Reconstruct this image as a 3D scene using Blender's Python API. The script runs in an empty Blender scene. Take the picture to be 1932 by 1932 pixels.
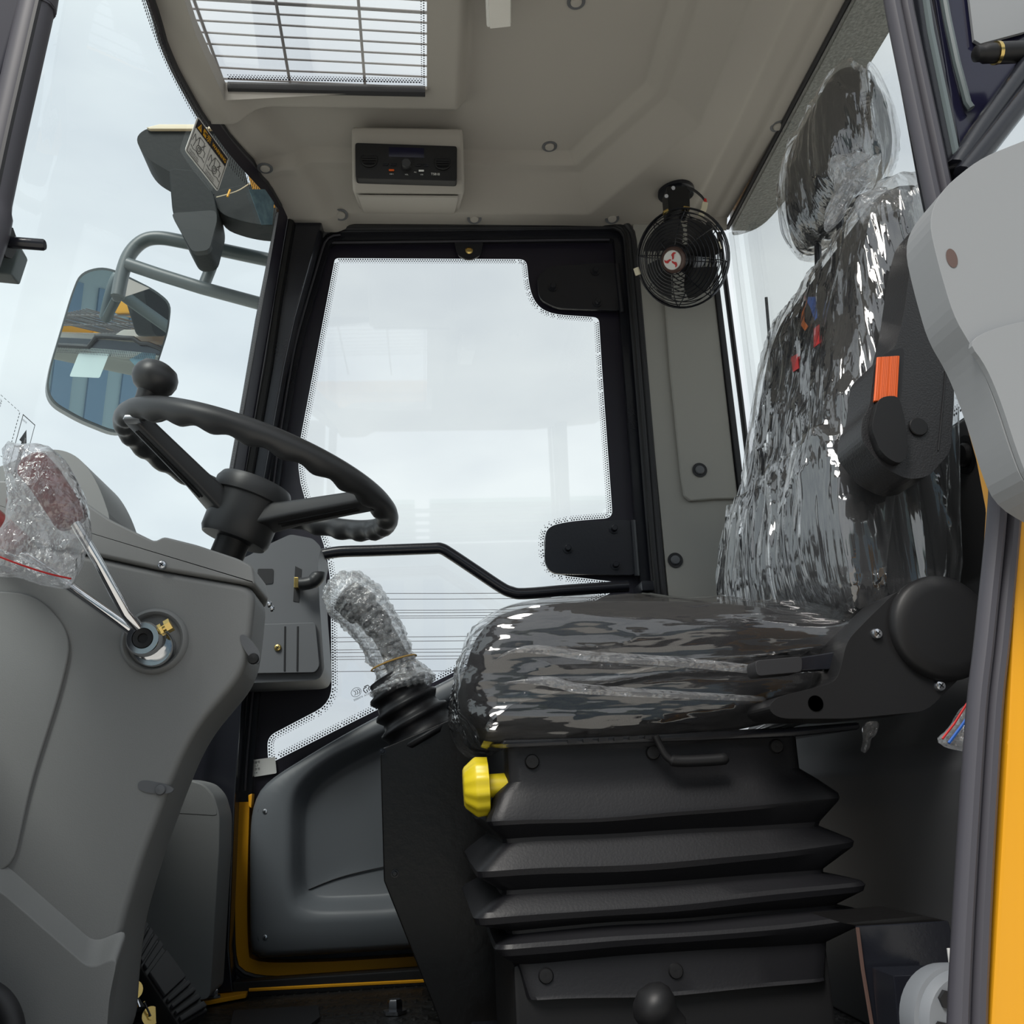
import bpy, bmesh, math, random
from mathutils import Vector, Matrix, noise
random.seed(7)
V = Vector
S = bpy.context.scene
COL = S.collection
# ------------------------------------------------------------------ camera
FOC = 1790.0                                   # focal length in pixels of a 1932 px frame
CAMP = V((0, 0, 0.37))
_Y = V((806-966, 1500-966, FOC)).normalized()  # world axes in camera space (x right, y down, z forward)
_Z = V((660-966, -5050-966, FOC)); _Z = (_Z - _Y*_Z.dot(_Y)).normalized()
_X = _Y.cross(_Z)
def c2w(v): return V((_X.dot(v), _Y.dot(v), _Z.dot(v)))
cam = bpy.data.cameras.new('camera'); camo = bpy.data.objects.new('camera', cam); COL.objects.link(camo)
r_, u_, b_ = c2w(V((1, 0, 0))), c2w(V((0, -1, 0))), c2w(V((0, 0, -1)))
camo.matrix_world = Matrix(((r_.x, u_.x, b_.x, CAMP.x), (r_.y, u_.y, b_.y, CAMP.y), (r_.z, u_.z, b_.z, CAMP.z), (0, 0, 0, 1)))
cam.sensor_width = 36; cam.lens = 36*FOC/1932; cam.clip_start = .02; cam.clip_end = 500
S.camera = camo
S.view_settings.view_transform = 'Standard'; S.view_settings.look = 'None'
S.view_settings.exposure = 0.34; S.view_settings.gamma = 1; S.view_settings.use_curve_mapping = False
S.cycles.max_bounces = 8; S.cycles.diffuse_bounces = 4; S.cycles.glossy_bounces = 4
S.cycles.transparent_max_bounces = 14; S.cycles.caustics_reflective = False; S.cycles.caustics_refractive = False
# ------------------------------------------------------------------ sky
W = bpy.data.worlds.new('overcast_sky'); S.world = W; W.use_nodes = True
n = W.node_tree.nodes; l = W.node_tree.links; n.clear()
tc = n.new('ShaderNodeTexCoord'); mp = n.new('ShaderNodeMapping'); mp.inputs['Scale'].default_value = (1, 1, 2.2)
ns = n.new('ShaderNodeTexNoise'); ns.inputs['Scale'].default_value = 2.6; ns.inputs['Detail'].default_value = 5; ns.inputs['Roughness'].default_value = .45
rp = n.new('ShaderNodeValToRGB'); bg = n.new('ShaderNodeBackground'); ou = n.new('ShaderNodeOutputWorld')
rp.color_ramp.elements[0].position = .36; rp.color_ramp.elements[0].color = (.54, .58, .63, 1)
rp.color_ramp.elements[1].position = .62; rp.color_ramp.elements[1].color = (.71, .75, .77, 1)
l.new(tc.outputs['Generated'], mp.inputs[0]); l.new(mp.outputs[0], ns.inputs['Vector']); l.new(ns.outputs[0], rp.inputs[0])
l.new(rp.outputs[0], bg.inputs[0]); l.new(bg.outputs[0], ou.inputs[0]); bg.inputs[1].default_value = 1.0
sun = bpy.data.lights.new('sun', 'SUN'); sun.energy = 2.4; sun.angle = math.radians(25); sun.color = (1, .96, .9)
suno = bpy.data.objects.new('sun', sun); COL.objects.link(suno)
suno.rotation_euler = V((.30, .55, -.78)).to_track_quat('-Z', 'Y').to_euler()
# ------------------------------------------------------------------ pixel -> point on a real plane of the cab
def ray(px, py): return c2w(V((px-966, py-966, FOC)))
def PY(px, py, y): d = ray(px, py); return CAMP + d*((y-CAMP.y)/d.y)
def PX(px, py, x): d = ray(px, py); return CAMP + d*((x-CAMP.x)/d.x)
def PZ(px, py, z): d = ray(px, py); return CAMP + d*((z-CAMP.z)/d.z)
def LY(pts, y): return [PY(a, b, y) for a, b in pts]
def LZ(pts, z): return [PZ(a, b, z) for a, b in pts]
YF = 2.20          # far side wall
YN = 0.82          # near side wall (open door)
YC = 1.46          # cab centre line
# ------------------------------------------------------------------ materials
MATS = {}
def mat(name, col, rough=.5, metal=0, bump=None, var=None, spec=.5, coat=0, emis=None):
    m = bpy.data.materials.new(name); m.use_nodes = True; nt = m.node_tree; b = nt.nodes['Principled BSDF']
    b.inputs['Base Color'].default_value = (*col, 1); b.inputs['Roughness'].default_value = rough
    b.inputs['Metallic'].default_value = metal; b.inputs['Specular IOR Level'].default_value = spec
    b.inputs['Coat Weight'].default_value = coat
    t = nt.nodes.new('ShaderNodeTexCoord')
    if var:     # (scale, darker colour, roughness swing)
        x = nt.nodes.new('ShaderNodeTexNoise'); x.inputs['Scale'].default_value = var[0]; x.inputs['Detail'].default_value = 6
        r = nt.nodes.new('ShaderNodeValToRGB'); r.color_ramp.elements[0].position = .35; r.color_ramp.elements[1].position = .7
        r.color_ramp.elements[0].color = (*var[1], 1); r.color_ramp.elements[1].color = (*col, 1)
        nt.links.new(t.outputs['Object'], x.inputs['Vector']); nt.links.new(x.outputs[0], r.inputs[0]); nt.links.new(r.outputs[0], b.inputs['Base Color'])
    if bump:    # list of (scale, strength)
        prev = None
        for sc, st in bump:
            x = nt.nodes.new('ShaderNodeTexNoise'); x.inputs['Scale'].default_value = sc; x.inputs['Detail'].default_value = 2
            bp = nt.nodes.new('ShaderNodeBump'); bp.inputs['Strength'].default_value = st; bp.inputs['Distance'].default_value = .4/sc
            nt.links.new(t.outputs['Object'], x.inputs['Vector']); nt.links.new(x.outputs[0], bp.inputs['Height'])
            if prev: nt.links.new(prev.outputs[0], bp.inputs['Normal'])
            prev = bp
        nt.links.new(prev.outputs[0], b.inputs['Normal'])
    if emis: b.inputs['Emission Color'].default_value = (*emis[0], 1); b.inputs['Emission Strength'].default_value = emis[1]
    MATS[name] = m; return m
def glassy(name, tint, ior=1.45, rough=.02, milk=0.0, milkcol=(.9, .92, .95), bump=None, gain=1.0, stretch=(1, 1, 1), graze=1.0, rot=(0, 0, 0)):
    """thin clear sheet: straight-through transmission, fresnel mirror on top, a little milky scatter"""
    m = bpy.data.materials.new(name); m.use_nodes = True; nt = m.node_tree; N = nt.nodes; L = nt.links; N.clear()
    o = N.new('ShaderNodeOutputMaterial'); tr = N.new('ShaderNodeBsdfTransparent'); tr.inputs[0].default_value = (*tint, 1)
    gl = N.new('ShaderNodeBsdfGlossy'); gl.inputs['Roughness'].default_value = rough; gl.inputs[0].default_value = (1, 1, 1, 1)
    fr = N.new('ShaderNodeLayerWeight'); fr.inputs['Blend'].default_value = .5       # facing = 1-|cos|, same from both sides
    f0 = ((ior-1)/(ior+1))**2
    pw = N.new('ShaderNodeMath'); pw.operation = 'POWER'; pw.inputs[1].default_value = 5; L.new(fr.outputs['Facing'], pw.inputs[0])
    mu = N.new('ShaderNodeMath'); mu.operation = 'MULTIPLY_ADD'; mu.inputs[1].default_value = (1-f0)*graze; mu.inputs[2].default_value = f0*2*gain; mu.use_clamp = True
    mx = N.new('ShaderNodeMixShader'); L.new(pw.outputs[0], mu.inputs[0]); L.new(mu.outputs[0], mx.inputs[0])
    base = tr
    if milk:
        df = N.new('ShaderNodeBsdfDiffuse'); df.inputs[0].default_value = (*milkcol, 1)
        tl = N.new('ShaderNodeBsdfTranslucent'); tl.inputs[0].default_value = (*milkcol, 1)
        h = N.new('ShaderNodeMixShader'); h.inputs[0].default_value = .5; L.new(df.outputs[0], h.inputs[1]); L.new(tl.outputs[0], h.inputs[2])
        k = N.new('ShaderNodeMixShader'); k.inputs[0].default_value = milk; L.new(tr.outputs[0], k.inputs[1]); L.new(h.outputs[0], k.inputs[2]); base = k
    L.new(base.outputs[0], mx.inputs[1]); L.new(gl.outputs[0], mx.inputs[2]); L.new(mx.outputs[0], o.inputs[0])
    if bump:
        t = N.new('ShaderNodeTexCoord'); mp = N.new('ShaderNodeMapping'); mp.inputs['Scale'].default_value = stretch; mp.inputs['Rotation'].default_value = rot; L.new(t.outputs['Object'], mp.inputs[0]); prev = None
        for sc, st in bump:
            x = N.new('ShaderNodeTexNoise'); x.inputs['Scale'].default_value = sc; x.inputs['Detail'].default_value = 3
            b = N.new('ShaderNodeBump'); b.inputs['Strength'].default_value = st; b.inputs['Distance'].default_value = .5/sc
            L.new(mp.outputs[0], x.inputs['Vector']); L.new(x.outputs[0], b.inputs['Height'])
            if prev: L.new(prev.outputs[0], b.inputs['Normal'])
            prev = b
        L.new(prev.outputs[0], gl.inputs['Normal']); L.new(prev.outputs[0], fr.inputs['Normal'])
    MATS[name] = m; return m
mat('headliner', (.385, .362, .33), .75, bump=[(900, .12)])
mat('grey', (.20, .204, .205), .55, bump=[(700, .25)])
mat('grey_smooth', (.25, .253, .253), .5, bump=[(1200, .06)])
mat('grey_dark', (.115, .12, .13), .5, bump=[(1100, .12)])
mat('door_grey', (.105, .115, .128), .42, bump=[(1300, .1)])
mat('trim_grey', (.34, .335, .31), .6, bump=[(800, .2)])
mat('pale_grey', (.25, .26, .27), .55, bump=[(900, .08)])
mat('black_paint', (.012, .013, .018), .22, bump=[(160, .05)])
mat('black_rough', (.009, .0085, .0085), .28, bump=[(60, .06), (260, .08)], spec=.4)
mat('black_plastic', (.012, .012, .013), .45, bump=[(900, .12)], spec=.32)
mat('black_grain', (.02, .02, .022), .45, bump=[(420, .6)])
mat('wheel_rubber', (.026, .027, .029), .42, bump=[(900, .08)])
mat('rubber', (.02, .02, .023), .55)
mat('bellows_rubber', (.011, .011, .013), .42, bump=[(300, .12)], spec=.3)
mat('seal_grey', (.055, .053, .065), .5)
mat('navy_matte', (.012, .013, .026), .6, spec=.25)
mat('navy_paint', (.012, .012, .03), .14)
mat('fabric', (.010, .010, .012), .8, bump=[(500, .3)])
mat('yellow', (.72, .33, .012), .35)
mat('knob_yellow', (.74, .58, .02), .35)
mat('orange', (.75, .11, .01), .4)
mat('red', (.55, .02, .02), .5)
mat('logo_orange', (.8, .2, .03), .5)
mat('logo_blue', (.03, .13, .5), .5)
mat('chrome', (.75, .76, .78), .08, 1)
mat('zinc', (.62, .64, .68), .25, 1)
mat('brass', (.68, .50, .18), .25, 1)
mat('steel', (.45, .46, .48), .3, 1)
mat('red_grip', (.24, .02, .016), .3, var=(60, (.13, .012, .01)))
mat('white', (.8, .8, .78), .5)
mat('cream', (.72, .66, .5), .5)
mat('ink', (.01, .01, .012), .5)
mat('warn_black', (.012, .010, .02), .4)
mat('warn_yellow', (.8, .42, .02), .45)
mat('lens', (.75, .73, .69), .25, bump=[(500, .2)])
mat('floor_tread', (.026, .024, .022), .4, bump=[(40, .6), (220, .6)], var=(14, (.008, .008, .008)))
mat('concrete', (.55, .52, .47), .85, bump=[(3, .3)])
mat('roof_underside', (.15, .17, .165), .35, bump=[(140, 1.0)], var=(160, (.05, .06, .06)))
mat('valve_grey', (.2, .215, .235), .42)
mat('badge_brown', (.10, .06, .05), .4)
mat('sticker_blue', (.18, .3, .36), .45, var=(60, (.1, .18, .24)))
mat('bld_blue', (.13, .22, .33), .5)
mat('bld_grey', (.30, .38, .42), .6)
mat('bld_roof', (.45, .62, .58), .6)
mat('mirror', (.80, .9, .92), .0, 1)
mat('tube_grey', (.10, .125, .13), .4)
mat('ext_dark', (.012, .017, .019), .6, bump=[(90, .1)], spec=.2)
mat('bulkhead', (.06, .062, .066), .5, bump=[(1100, .12)])
mat('lamp_grey', (.03, .037, .04), .55, spec=.25)
mat('wire_grey', (.16, .15, .15), .5)
mat('cable', (.12, .12, .13), .6)
mat('elastic', (.6, .36, .1), .6)
glassy('glass', (.97, .985, .98))
glassy('windshield', (.94, 1, 1), gain=.5, graze=.07)
glassy('sky_glass', (.98, .99, .99), milk=.02)
glassy('film', (.94, .94, .94), 1.5, .08, .012, bump=[(6, .55), (18, .32), (60, .06)], gain=1.3, stretch=(.25, 1, 1.4), rot=(0, -.22, 0))
glassy('film_back', (.93, .93, .93), 1.5, .07, .045, bump=[(7, .8), (20, .35), (70, .05)], gain=2.0, stretch=(1.5, 1.5, .09))
glassy('film_head', (.95, .95, .95), 1.5, .06, .05, bump=[(8, .8), (24, .4), (90, .1)], gain=1.8, stretch=(1.4, 1.4, .3))
glassy('bag', (.95, .95, .96), 1.45, .14, .26, bump=[(25, 1), (90, .7)], gain=1.6)
glassy('bubble', (.95, .95, .95), 1.45, .15, .24, bump=[(90, 1), (260, .8)], gain=2.2)
# ------------------------------------------------------------------ mesh helpers
ORG = {}
def link(o, parent, world):
    COL.objects.link(o)
    if parent is not None: o.parent = parent; o.location = world - ORG[parent]
    else: o.location = world
    ORG[o] = world
    return o
def thing(name, label, cat, at, group=None, kind=None, parent=None):
    o = bpy.data.objects.new(name, None); o.empty_display_size = .05
    link(o, parent, V(at)); tag(o, label, cat, group, kind); return o
def tag(o, label=None, cat=None, group=None, kind=None):
    if label: o['label'] = label
    if cat: o['category'] = cat
    if group: o['group'] = group
    if kind: o['kind'] = kind
    return o
class M:
    def __init__(s): s.v = []; s.f = []; s.wn = False
    def weighted(s): s.wn = True; return s
    def add(s, vs, fs):
        k = len(s.v); s.v += [V(a) for a in vs]; s.f += [[i+k for i in f] for f in fs]; return s
    def loft(s, rings, closed=True, cap0=True, cap1=True):
        nn = len(rings[0]); vs = [p for r in rings for p in r]; fs = []
        for i in range(len(rings)-1):
            for j in range(nn if closed else nn-1):
                a, b = i*nn+j, i*nn+(j+1) % nn; fs.append([a, b, b+nn, a+nn])
        if closed and cap0: fs.append(list(range(nn))[::-1])
        if closed and cap1: fs.append([(len(rings)-1)*nn+j for j in range(nn)])
        return s.add(vs, fs)
    def tube(s, pts, r, k=10, closed=False, caps=True, flat=1.0):
        pts = [V(p) for p in pts]; m = len(pts); rs = r if isinstance(r, (list, tuple)) else [r]*m
        T = []
        for i in range(m):
            a = pts[(i-1) % m] if (closed or i > 0) else pts[i]; b = pts[(i+1) % m] if (closed or i < m-1) else pts[i]
            T.append((b-a).normalized())
        up = V((0, 0, 1)) if abs(T[0].z) < .9 else V((1, 0, 0)); nrm = (up - T[0]*up.dot(T[0])).normalized(); rings = []
        for i in range(m):
            nrm = (nrm - T[i]*nrm.dot(T[i])).normalized(); bi = T[i].cross(nrm)
            rings.append([pts[i] + (nrm*math.cos(2*math.pi*j/k)*flat + bi*math.sin(2*math.pi*j/k))*rs[i] for j in range(k)])
        if closed: rings.append(rings[0])
        return s.loft(rings, True, caps and not closed, caps and not closed)
    def lathe(s, prof, org, axis, k=24, flute=0, cnt=0):
        org = V(org); ax = V(axis).normalized(); u = ax.orthogonal().normalized(); w = ax.cross(u); rings = []
        for r, h in prof:
            rings.append([org + ax*h + (u*math.cos(2*math.pi*j/k)+w*math.sin(2*math.pi*j/k))*max(r*(1+flute*math.cos(2*math.pi*j*cnt/k)), 1e-5) for j in range(k)])
        return s.loft(rings)
    def prism(s, pts, vec, bev=0, seg=2):
        pts = [V(p) for p in pts]; vec = V(vec); bm = bmesh.new(); s.wn = s.wn or bev > 0
        f = bm.faces.new([bm.verts.new(p) for p in pts]); g = bmesh.ops.extrude_face_region(bm, geom=[f])
        for e in g['geom']:
            if isinstance(e, bmesh.types.BMVert): e.co += vec
        bmesh.ops.recalc_face_normals(bm, faces=bm.faces)
        if bev: bmesh.ops.bevel(bm, geom=bm.edges[:], offset=bev, segments=seg, affect='EDGES', clamp_overlap=True, profile=.5)
        bm.verts.index_update(); s.add([v.co.copy() for v in bm.verts], [[v.index for v in q.verts] for q in bm.faces]); bm.free(); return s
    def box(s, lo, hi, bev=0, seg=2):
        (a, b, c), (d, e, f) = lo, hi
        return s.prism([(a, b, c), (d, b, c), (d, e, c), (a, e, c)], (0, 0, f-c), bev, seg)
    def obox(s, c, ax, ay, az, bev=0):
        c, ax, ay, az = V(c), V(ax), V(ay), V(az)
        return s.prism([c-ax-ay-az, c+ax-ay-az, c+ax+ay-az, c-ax+ay-az], az*2, bev)
    def holed(s, outer, inners):
        bm = bmesh.new(); ed = []
        for lp in [outer]+inners:
            vs = [bm.verts.new(p) for p in lp]; ed += [bm.edges.new((vs[i], vs[(i+1) % len(vs)])) for i in range(len(vs))]
        bmesh.ops.triangle_fill(bm, use_beauty=True, use_dissolve=False, edges=ed)
        bm.verts.index_update(); s.add([v.co.copy() for v in bm.verts], [[v.index for v in q.verts] for q in bm.faces]); bm.free(); return s
    def build(s, name, m, parent=None, smooth=40, label=None, kind=None, weld=False):
        me = bpy.data.meshes.new(name); c = sum(s.v, V()) / len(s.v)
        me.from_pydata([v-c for v in s.v], [], s.f); me.update()
        bm = bmesh.new(); bm.from_mesh(me)
        if weld: bmesh.ops.remove_doubles(bm, verts=bm.verts, dist=1e-5)
        bmesh.ops.recalc_face_normals(bm, faces=bm.faces); bm.to_mesh(me); bm.free()
        if smooth:
            me.polygons.foreach_set('use_smooth', [True]*len(me.polygons)); me.set_sharp_from_angle(angle=math.radians(smooth))
        me.materials.append(MATS[m]); o = bpy.data.objects.new(name, me); link(o, parent, c)
        if s.wn and smooth: w_ = o.modifiers.new('weighted_normals', 'WEIGHTED_NORMAL'); w_.keep_sharp = True
        if label: o['label'] = label
        if kind: o['kind'] = kind
        return o
def rnd(pts, r=.02, seg=4):
    """closed polygon with rounded corners"""
    out = []; m = len(pts)
    for i in range(m):
        p = V(pts[i]); a = V(pts[i-1]); b = V(pts[(i+1) % m]); rr = r[i] if isinstance(r, (list, tuple)) else r
        if rr <= 0: out.append(p); continue
        da = min(rr, (a-p).length*.49); db = min(rr, (b-p).length*.49)
        s, e = p+(a-p).normalized()*da, p+(b-p).normalized()*db
        for k in range(seg+1):
            t = k/seg; out.append(s*(1-t)**2 + p*2*t*(1-t) + e*t*t)
    return out
def crom(pts, per=6, closed=False):
    pts = [V(p) for p in pts]; m = len(pts); out = []
    for i in range(m if closed else m-1):
        g = (lambda k: pts[k % m]) if closed else (lambda k: pts[max(0, min(m-1, k))])
        p0, p1, p2, p3 = g(i-1), g(i), g(i+1), g(i+2)
        for k in range(per):
            t = k/per; out.append(.5*((2*p1)+(p2-p0)*t+(2*p0-5*p1+4*p2-p3)*t*t+(3*p1-p0-3*p2+p3)*t**3))
    if not closed: out.append(pts[-1])
    return out
def resamp(pts, k, closed=True):
    pts = [V(p) for p in pts]
    if closed: pts = pts+[pts[0]]
    L = [0]
    for i in range(1, len(pts)): L.append(L[-1]+(pts[i]-pts[i-1]).length)
    out = []; j = 0
    for i in range(k):
        d = L[-1]*i/(k if closed else k-1)
        while j < len(L)-2 and L[j+1] < d: j += 1
        t = (d-L[j])/max(L[j+1]-L[j], 1e-9); out.append(pts[j].lerp(pts[j+1], min(t, 1)))
    return out
def inset_xz(pts, d):
    """offset a closed loop lying in an XZ plane inward by d"""
    m = len(pts); A = sum(pts[i].x*pts[(i+1) % m].z-pts[(i+1) % m].x*pts[i].z for i in range(m)); sg = 1 if A > 0 else -1; out = []
    for i in range(m):
        t = pts[(i+1) % m]-pts[i-1]; t = V((t.x, 0, t.z)).normalized(); nn = V((-t.z, 0, t.x))*sg; out.append(pts[i]+nn*d)
    return out
def pillow(prof, y0, y1, r, k=72, ny=10, capn=4, seg=6):
    base = resamp(crom(prof, 6, True), k); rings = []
    sl = [(y0+r*(1-math.cos(a)), r*(1-math.sin(a))) for a in [math.pi/2*i/seg for i in range(seg+1)]]
    sl += [(y0+r+(y1-y0-2*r)*i/ny, 0) for i in range(1, ny)]
    sl += [(y1-(y-y0), ins) for y, ins in sl[:seg+1]][::-1]
    for y, ins in sl: rings.append([V((p.x, y, p.z)) for p in (inset_xz(base, ins) if ins else base)])
    def capr(ring):
        c = sum(ring, V())/len(ring); return [[c.lerp(p, t) for p in ring] for t in [(i+.2)/(capn+.2) for i in range(capn)]]
    return capr(rings[0]) + rings + capr(rings[-1])[::-1]
def star(poly, c, k):
    """sample a star-shaped XZ polygon at k angles around c (all at the polygon's own y)"""
    out = []; m = len(poly)
    for i in range(k):
        a = 2*math.pi*i/k; dx, dz = math.cos(a), math.sin(a); best = None
        for j in range(m):
            p, q = poly[j], poly[(j+1) % m]; ex, ez = q.x-p.x, q.z-p.z; den = dx*ez-dz*ex
            if abs(den) < 1e-12: continue
            t = ((p.x-c.x)*ez-(p.z-c.z)*ex)/den; s_ = ((p.x-c.x)*dz-(p.z-c.z)*dx)/den
            if t > 0 and -1e-6 <= s_ <= 1+1e-6 and (best is None or t > best): best = t
        out.append(V((c.x+dx*best, p.y, c.z+dz*best)))
    return out
def dots(path, nrm, inward, pitch=.0062, rows=((.0035, .0021), (.0085, .0017), (.013, .0011)), ref=None):
    """rows of small black printed dots beside a path on a pane; returns a mesh builder"""
    mb = M(); path = [V(p) for p in path]
    for ri, (off, rad) in enumerate(rows):
        for i in range(len(path)-1):
            a, b = path[i], path[i+1]; L = (b-a).length; t = (b-a)/max(L, 1e-6); side = V(nrm).cross(t).normalized()*inward; m = int(L/pitch)
            for j in range(m):
                c = a+t*(pitch*(j+.5*(ri % 2)))+side*off; w = V(nrm).cross(t).normalized()
                mb.add([c+(t*math.cos(q*1.0472)+w*math.sin(q*1.0472))*rad for q in range(6)], [list(range(6))])
    return mb
def text(name, body, o, xd, yd, size, m, parent, align='LEFT', bold=0):
    cu = bpy.data.curves.new(name, 'FONT'); cu.body = body; cu.size = size; cu.offset = bold*size; cu.align_x = align
    t = bpy.data.objects.new(name, cu); COL.objects.link(t)
    dg = bpy.context.evaluated_depsgraph_get(); me = bpy.data.meshes.new_from_object(t.evaluated_get(dg))
    bpy.data.objects.remove(t); xd, yd = V(xd).normalized(), V(yd).normalized()
    mb = M(); mb.add([V(o)+xd*v.co.x+yd*v.co.y for v in me.vertices], [list(p.vertices) for p in me.polygons]); bpy.data.meshes.remove(me)
    return mb.build(name, m, parent, smooth=0) if mb.v else None
def screw(name, at, d, r, m, parent, cross=True, k=14):
    """round-headed screw, cross recess as dark bars"""
    d = V(d).normalized(); o = M().lathe([(r, -r*.3), (r, r*.1), (r*.8, r*.45), (r*.35, r*.6), (1e-4, r*.62)], at, d, k).build(name, m, parent)
    if cross:
        u = d.orthogonal().normalized(); w = d.cross(u); c = V(at)+d*r*.6; b = M()
        b.obox(c, u*r*.5, w*r*.1, d*r*.06); b.obox(c, w*r*.5, u*r*.1, d*r*.06); b.build('cross_recess', 'ink', o, smooth=0)
    return o
def bolt(at, d, r, m, parent, name='bolt'):
    d = V(d).normalized()
    return M().lathe([(r, 0), (r, r*.25), (r*.62, r*.26), (r*.62, r*.9), (r*.5, r*1.05), (1e-4, r*1.05)], at, d, 6 if m != 'black_paint' else 12).build(name, m, parent)
def cap(at, d, r, m, parent, ringm='grey_dark'):
    d = V(d).normalized(); o = M().lathe([(r*.62, -.001), (r*.62, r*.15), (r*.5, r*.28), (1e-4, r*.32)], at, d, 20).build('screw_cap', m, parent)
    M().lathe([(r*.66, 0), (r*.66, .0012), (r, .0014), (r, 0)], at, d, 24).build('recess_ring', ringm, o)
    return o
# ================================================================== OUTSIDE
g = M().box((-120, -120, -1.75), (120, 120, -1.7)).build('ground', 'concrete', smooth=0); tag(g, 'pale concrete yard around the machine', None, None, 'structure')
def xf(y):
    """front edge of the roof / top of the curved windscreen at z 1.78, as a function of y"""
    y = YC+abs(y-YC); K = [(1.46, -.470), (1.533, -.469), (1.617, -.460), (1.716, -.445), (1.852, -.412), (1.976, -.363), (2.08, -.325), (2.3, -.23)]
    for i in range(len(K)-1):
        if y <= K[i+1][0]: t = (y-K[i][0])/(K[i+1][0]-K[i][0]); return K[i][1]+(K[i+1][1]-K[i][1])*t
    return K[-1][1]
def xg(y, z): return sum(xf(y+d) for d in (-.04, -.02, 0, .02, .04))/5 - .125*(1.78-z)
def GP(px, py, off=.004):
    """point on the inner face of the windscreen seen at this pixel"""
    d = ray(px, py); a, b = .2, 6.0
    for _ in range(60):
        t = (a+b)/2; p = CAMP+d.normalized()*t
        if p.x > xg(p.y, p.z)+off and p.y < 2.3: a = t
        else: b = t
    return CAMP+d.normalized()*a
# ---- power lines far behind the far door
cab = [(1118, 1117), (1129, 1127), (1150, 1148), (1155, 1152), (1161, 1158), (1165, 1162), (1202, 1194), (1210, 1203), (1225, 1219), (1230, 1226), (1238, 1232), (1243, 1238), (1266, 1260)]
LN = ['highest', 'second', 'third', 'fourth', 'fifth', 'sixth', 'seventh', 'eighth', 'ninth', 'tenth', 'eleventh', 'twelfth', 'lowest']
for i, (ya, yb) in enumerate(cab):
    D = 36+(i % 3)*1.5; a, b = PY(560, ya+2, D), PY(1300, yb-3, D); m_ = (a+b)/2-V((0, 0, .05))
    o = M().tube(crom([a+(a-b)*.8, a, m_, b, b+(b-a)*.8], 4), .014, 5).build('power_line', 'cable')
    tag(o, f'thin overhead wire behind the far door, {LN[i]} of the thirteen wires from the top', 'wire', 'overhead wires in the sky')
# ---- warehouse behind the camera, seen in the wing mirror
bl = thing('warehouse', 'blue panelled warehouse with a ribbed pale canopy seen in the wing mirror', 'building', (12, -31, -1.7))
M().box((-20, -31.4, -1.7), (60, -31, 9.6)).build('wall', 'bld_grey', bl, smooth=0)
for i in range(34): M().box((-6+i*1.5, -31.02, 1.4), (-5.2+i*1.5, -30.9, 8.2)).build('blue_panel', 'bld_blue', bl, smooth=0)
for i in range(12): M().box((-19.5+i*6.6, -31.0, 9.7), (-13.4+i*6.6, -26, 9.85)).build('canopy_sheet', 'bld_roof', bl, smooth=0)
for i in range(5): M().box((-20, -30.6+i*1.0, 9.55), (60, -30.5+i*1.0, 9.68)).build('purlin', 'bld_grey', bl, smooth=0)

# ================================================================== FLOOR
fl = M().box((-.95, YN-.06, -.04), (.98, YF+.04, 0)).build('floor', 'floor_tread', smooth=0); tag(fl, 'worn black tread plate cab floor', None, None, 'structure')
for i in range(26):
    for j in range(5):
        c = V((-.36+i*.022+(j % 2)*.011, 1.83+j*.075, .0002)); s = .0075
        M().add([c+V((-s, 0, 0)), c+V((0, -s*2.6, 0)), c+V((s, 0, 0)), c+V((0, s*2.6, 0)), c+V((0, 0, .0022))], [[0, 1, 4], [1, 2, 4], [2, 3, 4], [3, 0, 4]]).build('tread_stud', 'floor_tread', fl, smooth=0)
mt = M(); mt.prism(LZ([(440, 1913), (600, 1903), (604, 1925), (560, 1960), (430, 1960)], .001), (0, 0, .006), .001); mt = mt.build('floor_mat', 'rubber', smooth=0)
tag(mt, 'torn black rubber mat lying on the tread plate floor', 'mat')
tag(bolt(PZ(745, 1912, .001), (0, 0, 1), .022, 'zinc', None, 'floor_bolt'), 'bright hex bolt screwed into the floor left of the lever stand', 'bolt')

# ================================================================== FAR SIDE WALL AND ITS DOOR
wr = thing('wall_right', 'black painted far side wall around the far door', None, (0, YF, 0), kind='structure')
# A pillar between windscreen and door
ap = LY([(524, 372), (612, 405), (600, 440), (556, 600), (536, 690), (497, 910), (456, 1330), (444, 1500), (432, 1790), (440, 1872), (230, 1890), (310, 1400), (385, 1110), (420, 960), (452, 770), (481, 600), (516, 425)], 2.12)
M().prism(ap, (0, .11, 0), .004).build('pillar_front', 'black_paint', wr)
M().tube([PY(x, y, 2.115) for x, y in [(548, 420), (524, 560), (505, 690), (466, 910), (428, 1180)]], .017, 8, flat=.7).build('pillar_rib', 'black_plastic', wr)
M().tube([PY(x, y, 2.118) for x, y in [(530, 405), (500, 560), (472, 720), (436, 920)]], .012, 8).build('glass_gasket', 'rubber', wr)
M().prism(LY([(585, 402), (1188, 394), (1188, 432), (590, 438)], 2.175), (0, .08, 0), .004).build('header_rail', 'black_paint', wr)
sealc = LY([(604, 427), (552, 600), (535, 668), (496, 910), (456, 1326), (441, 1494), (434, 1790), (450, 1849), (600, 1849), (900, 1829)], 2.175)
sealc += [V((.44, 2.175, .045)), V((.56, 2.175, .55)), PY(1237, 1110, 2.175), PY(1205, 700, 2.175), PY(1182, 424, 2.175)]
rad = [.05, .2, .2, .2, .2, .2, .2, .08, .1, .1, .1, .12, .2, .2, .05]
loop = resamp(rnd(sealc, rad, 8), 220)
M().tube(loop, .0105, 10, closed=True, flat=1.15).build('door_seal', 'rubber', wr)
M().tube([p+V((0, -.002, 0)) for p in inset_xz(loop, -.016)], .0115, 10, closed=True, flat=.8).build('door_seal_outer', 'rubber', wr)
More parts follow.
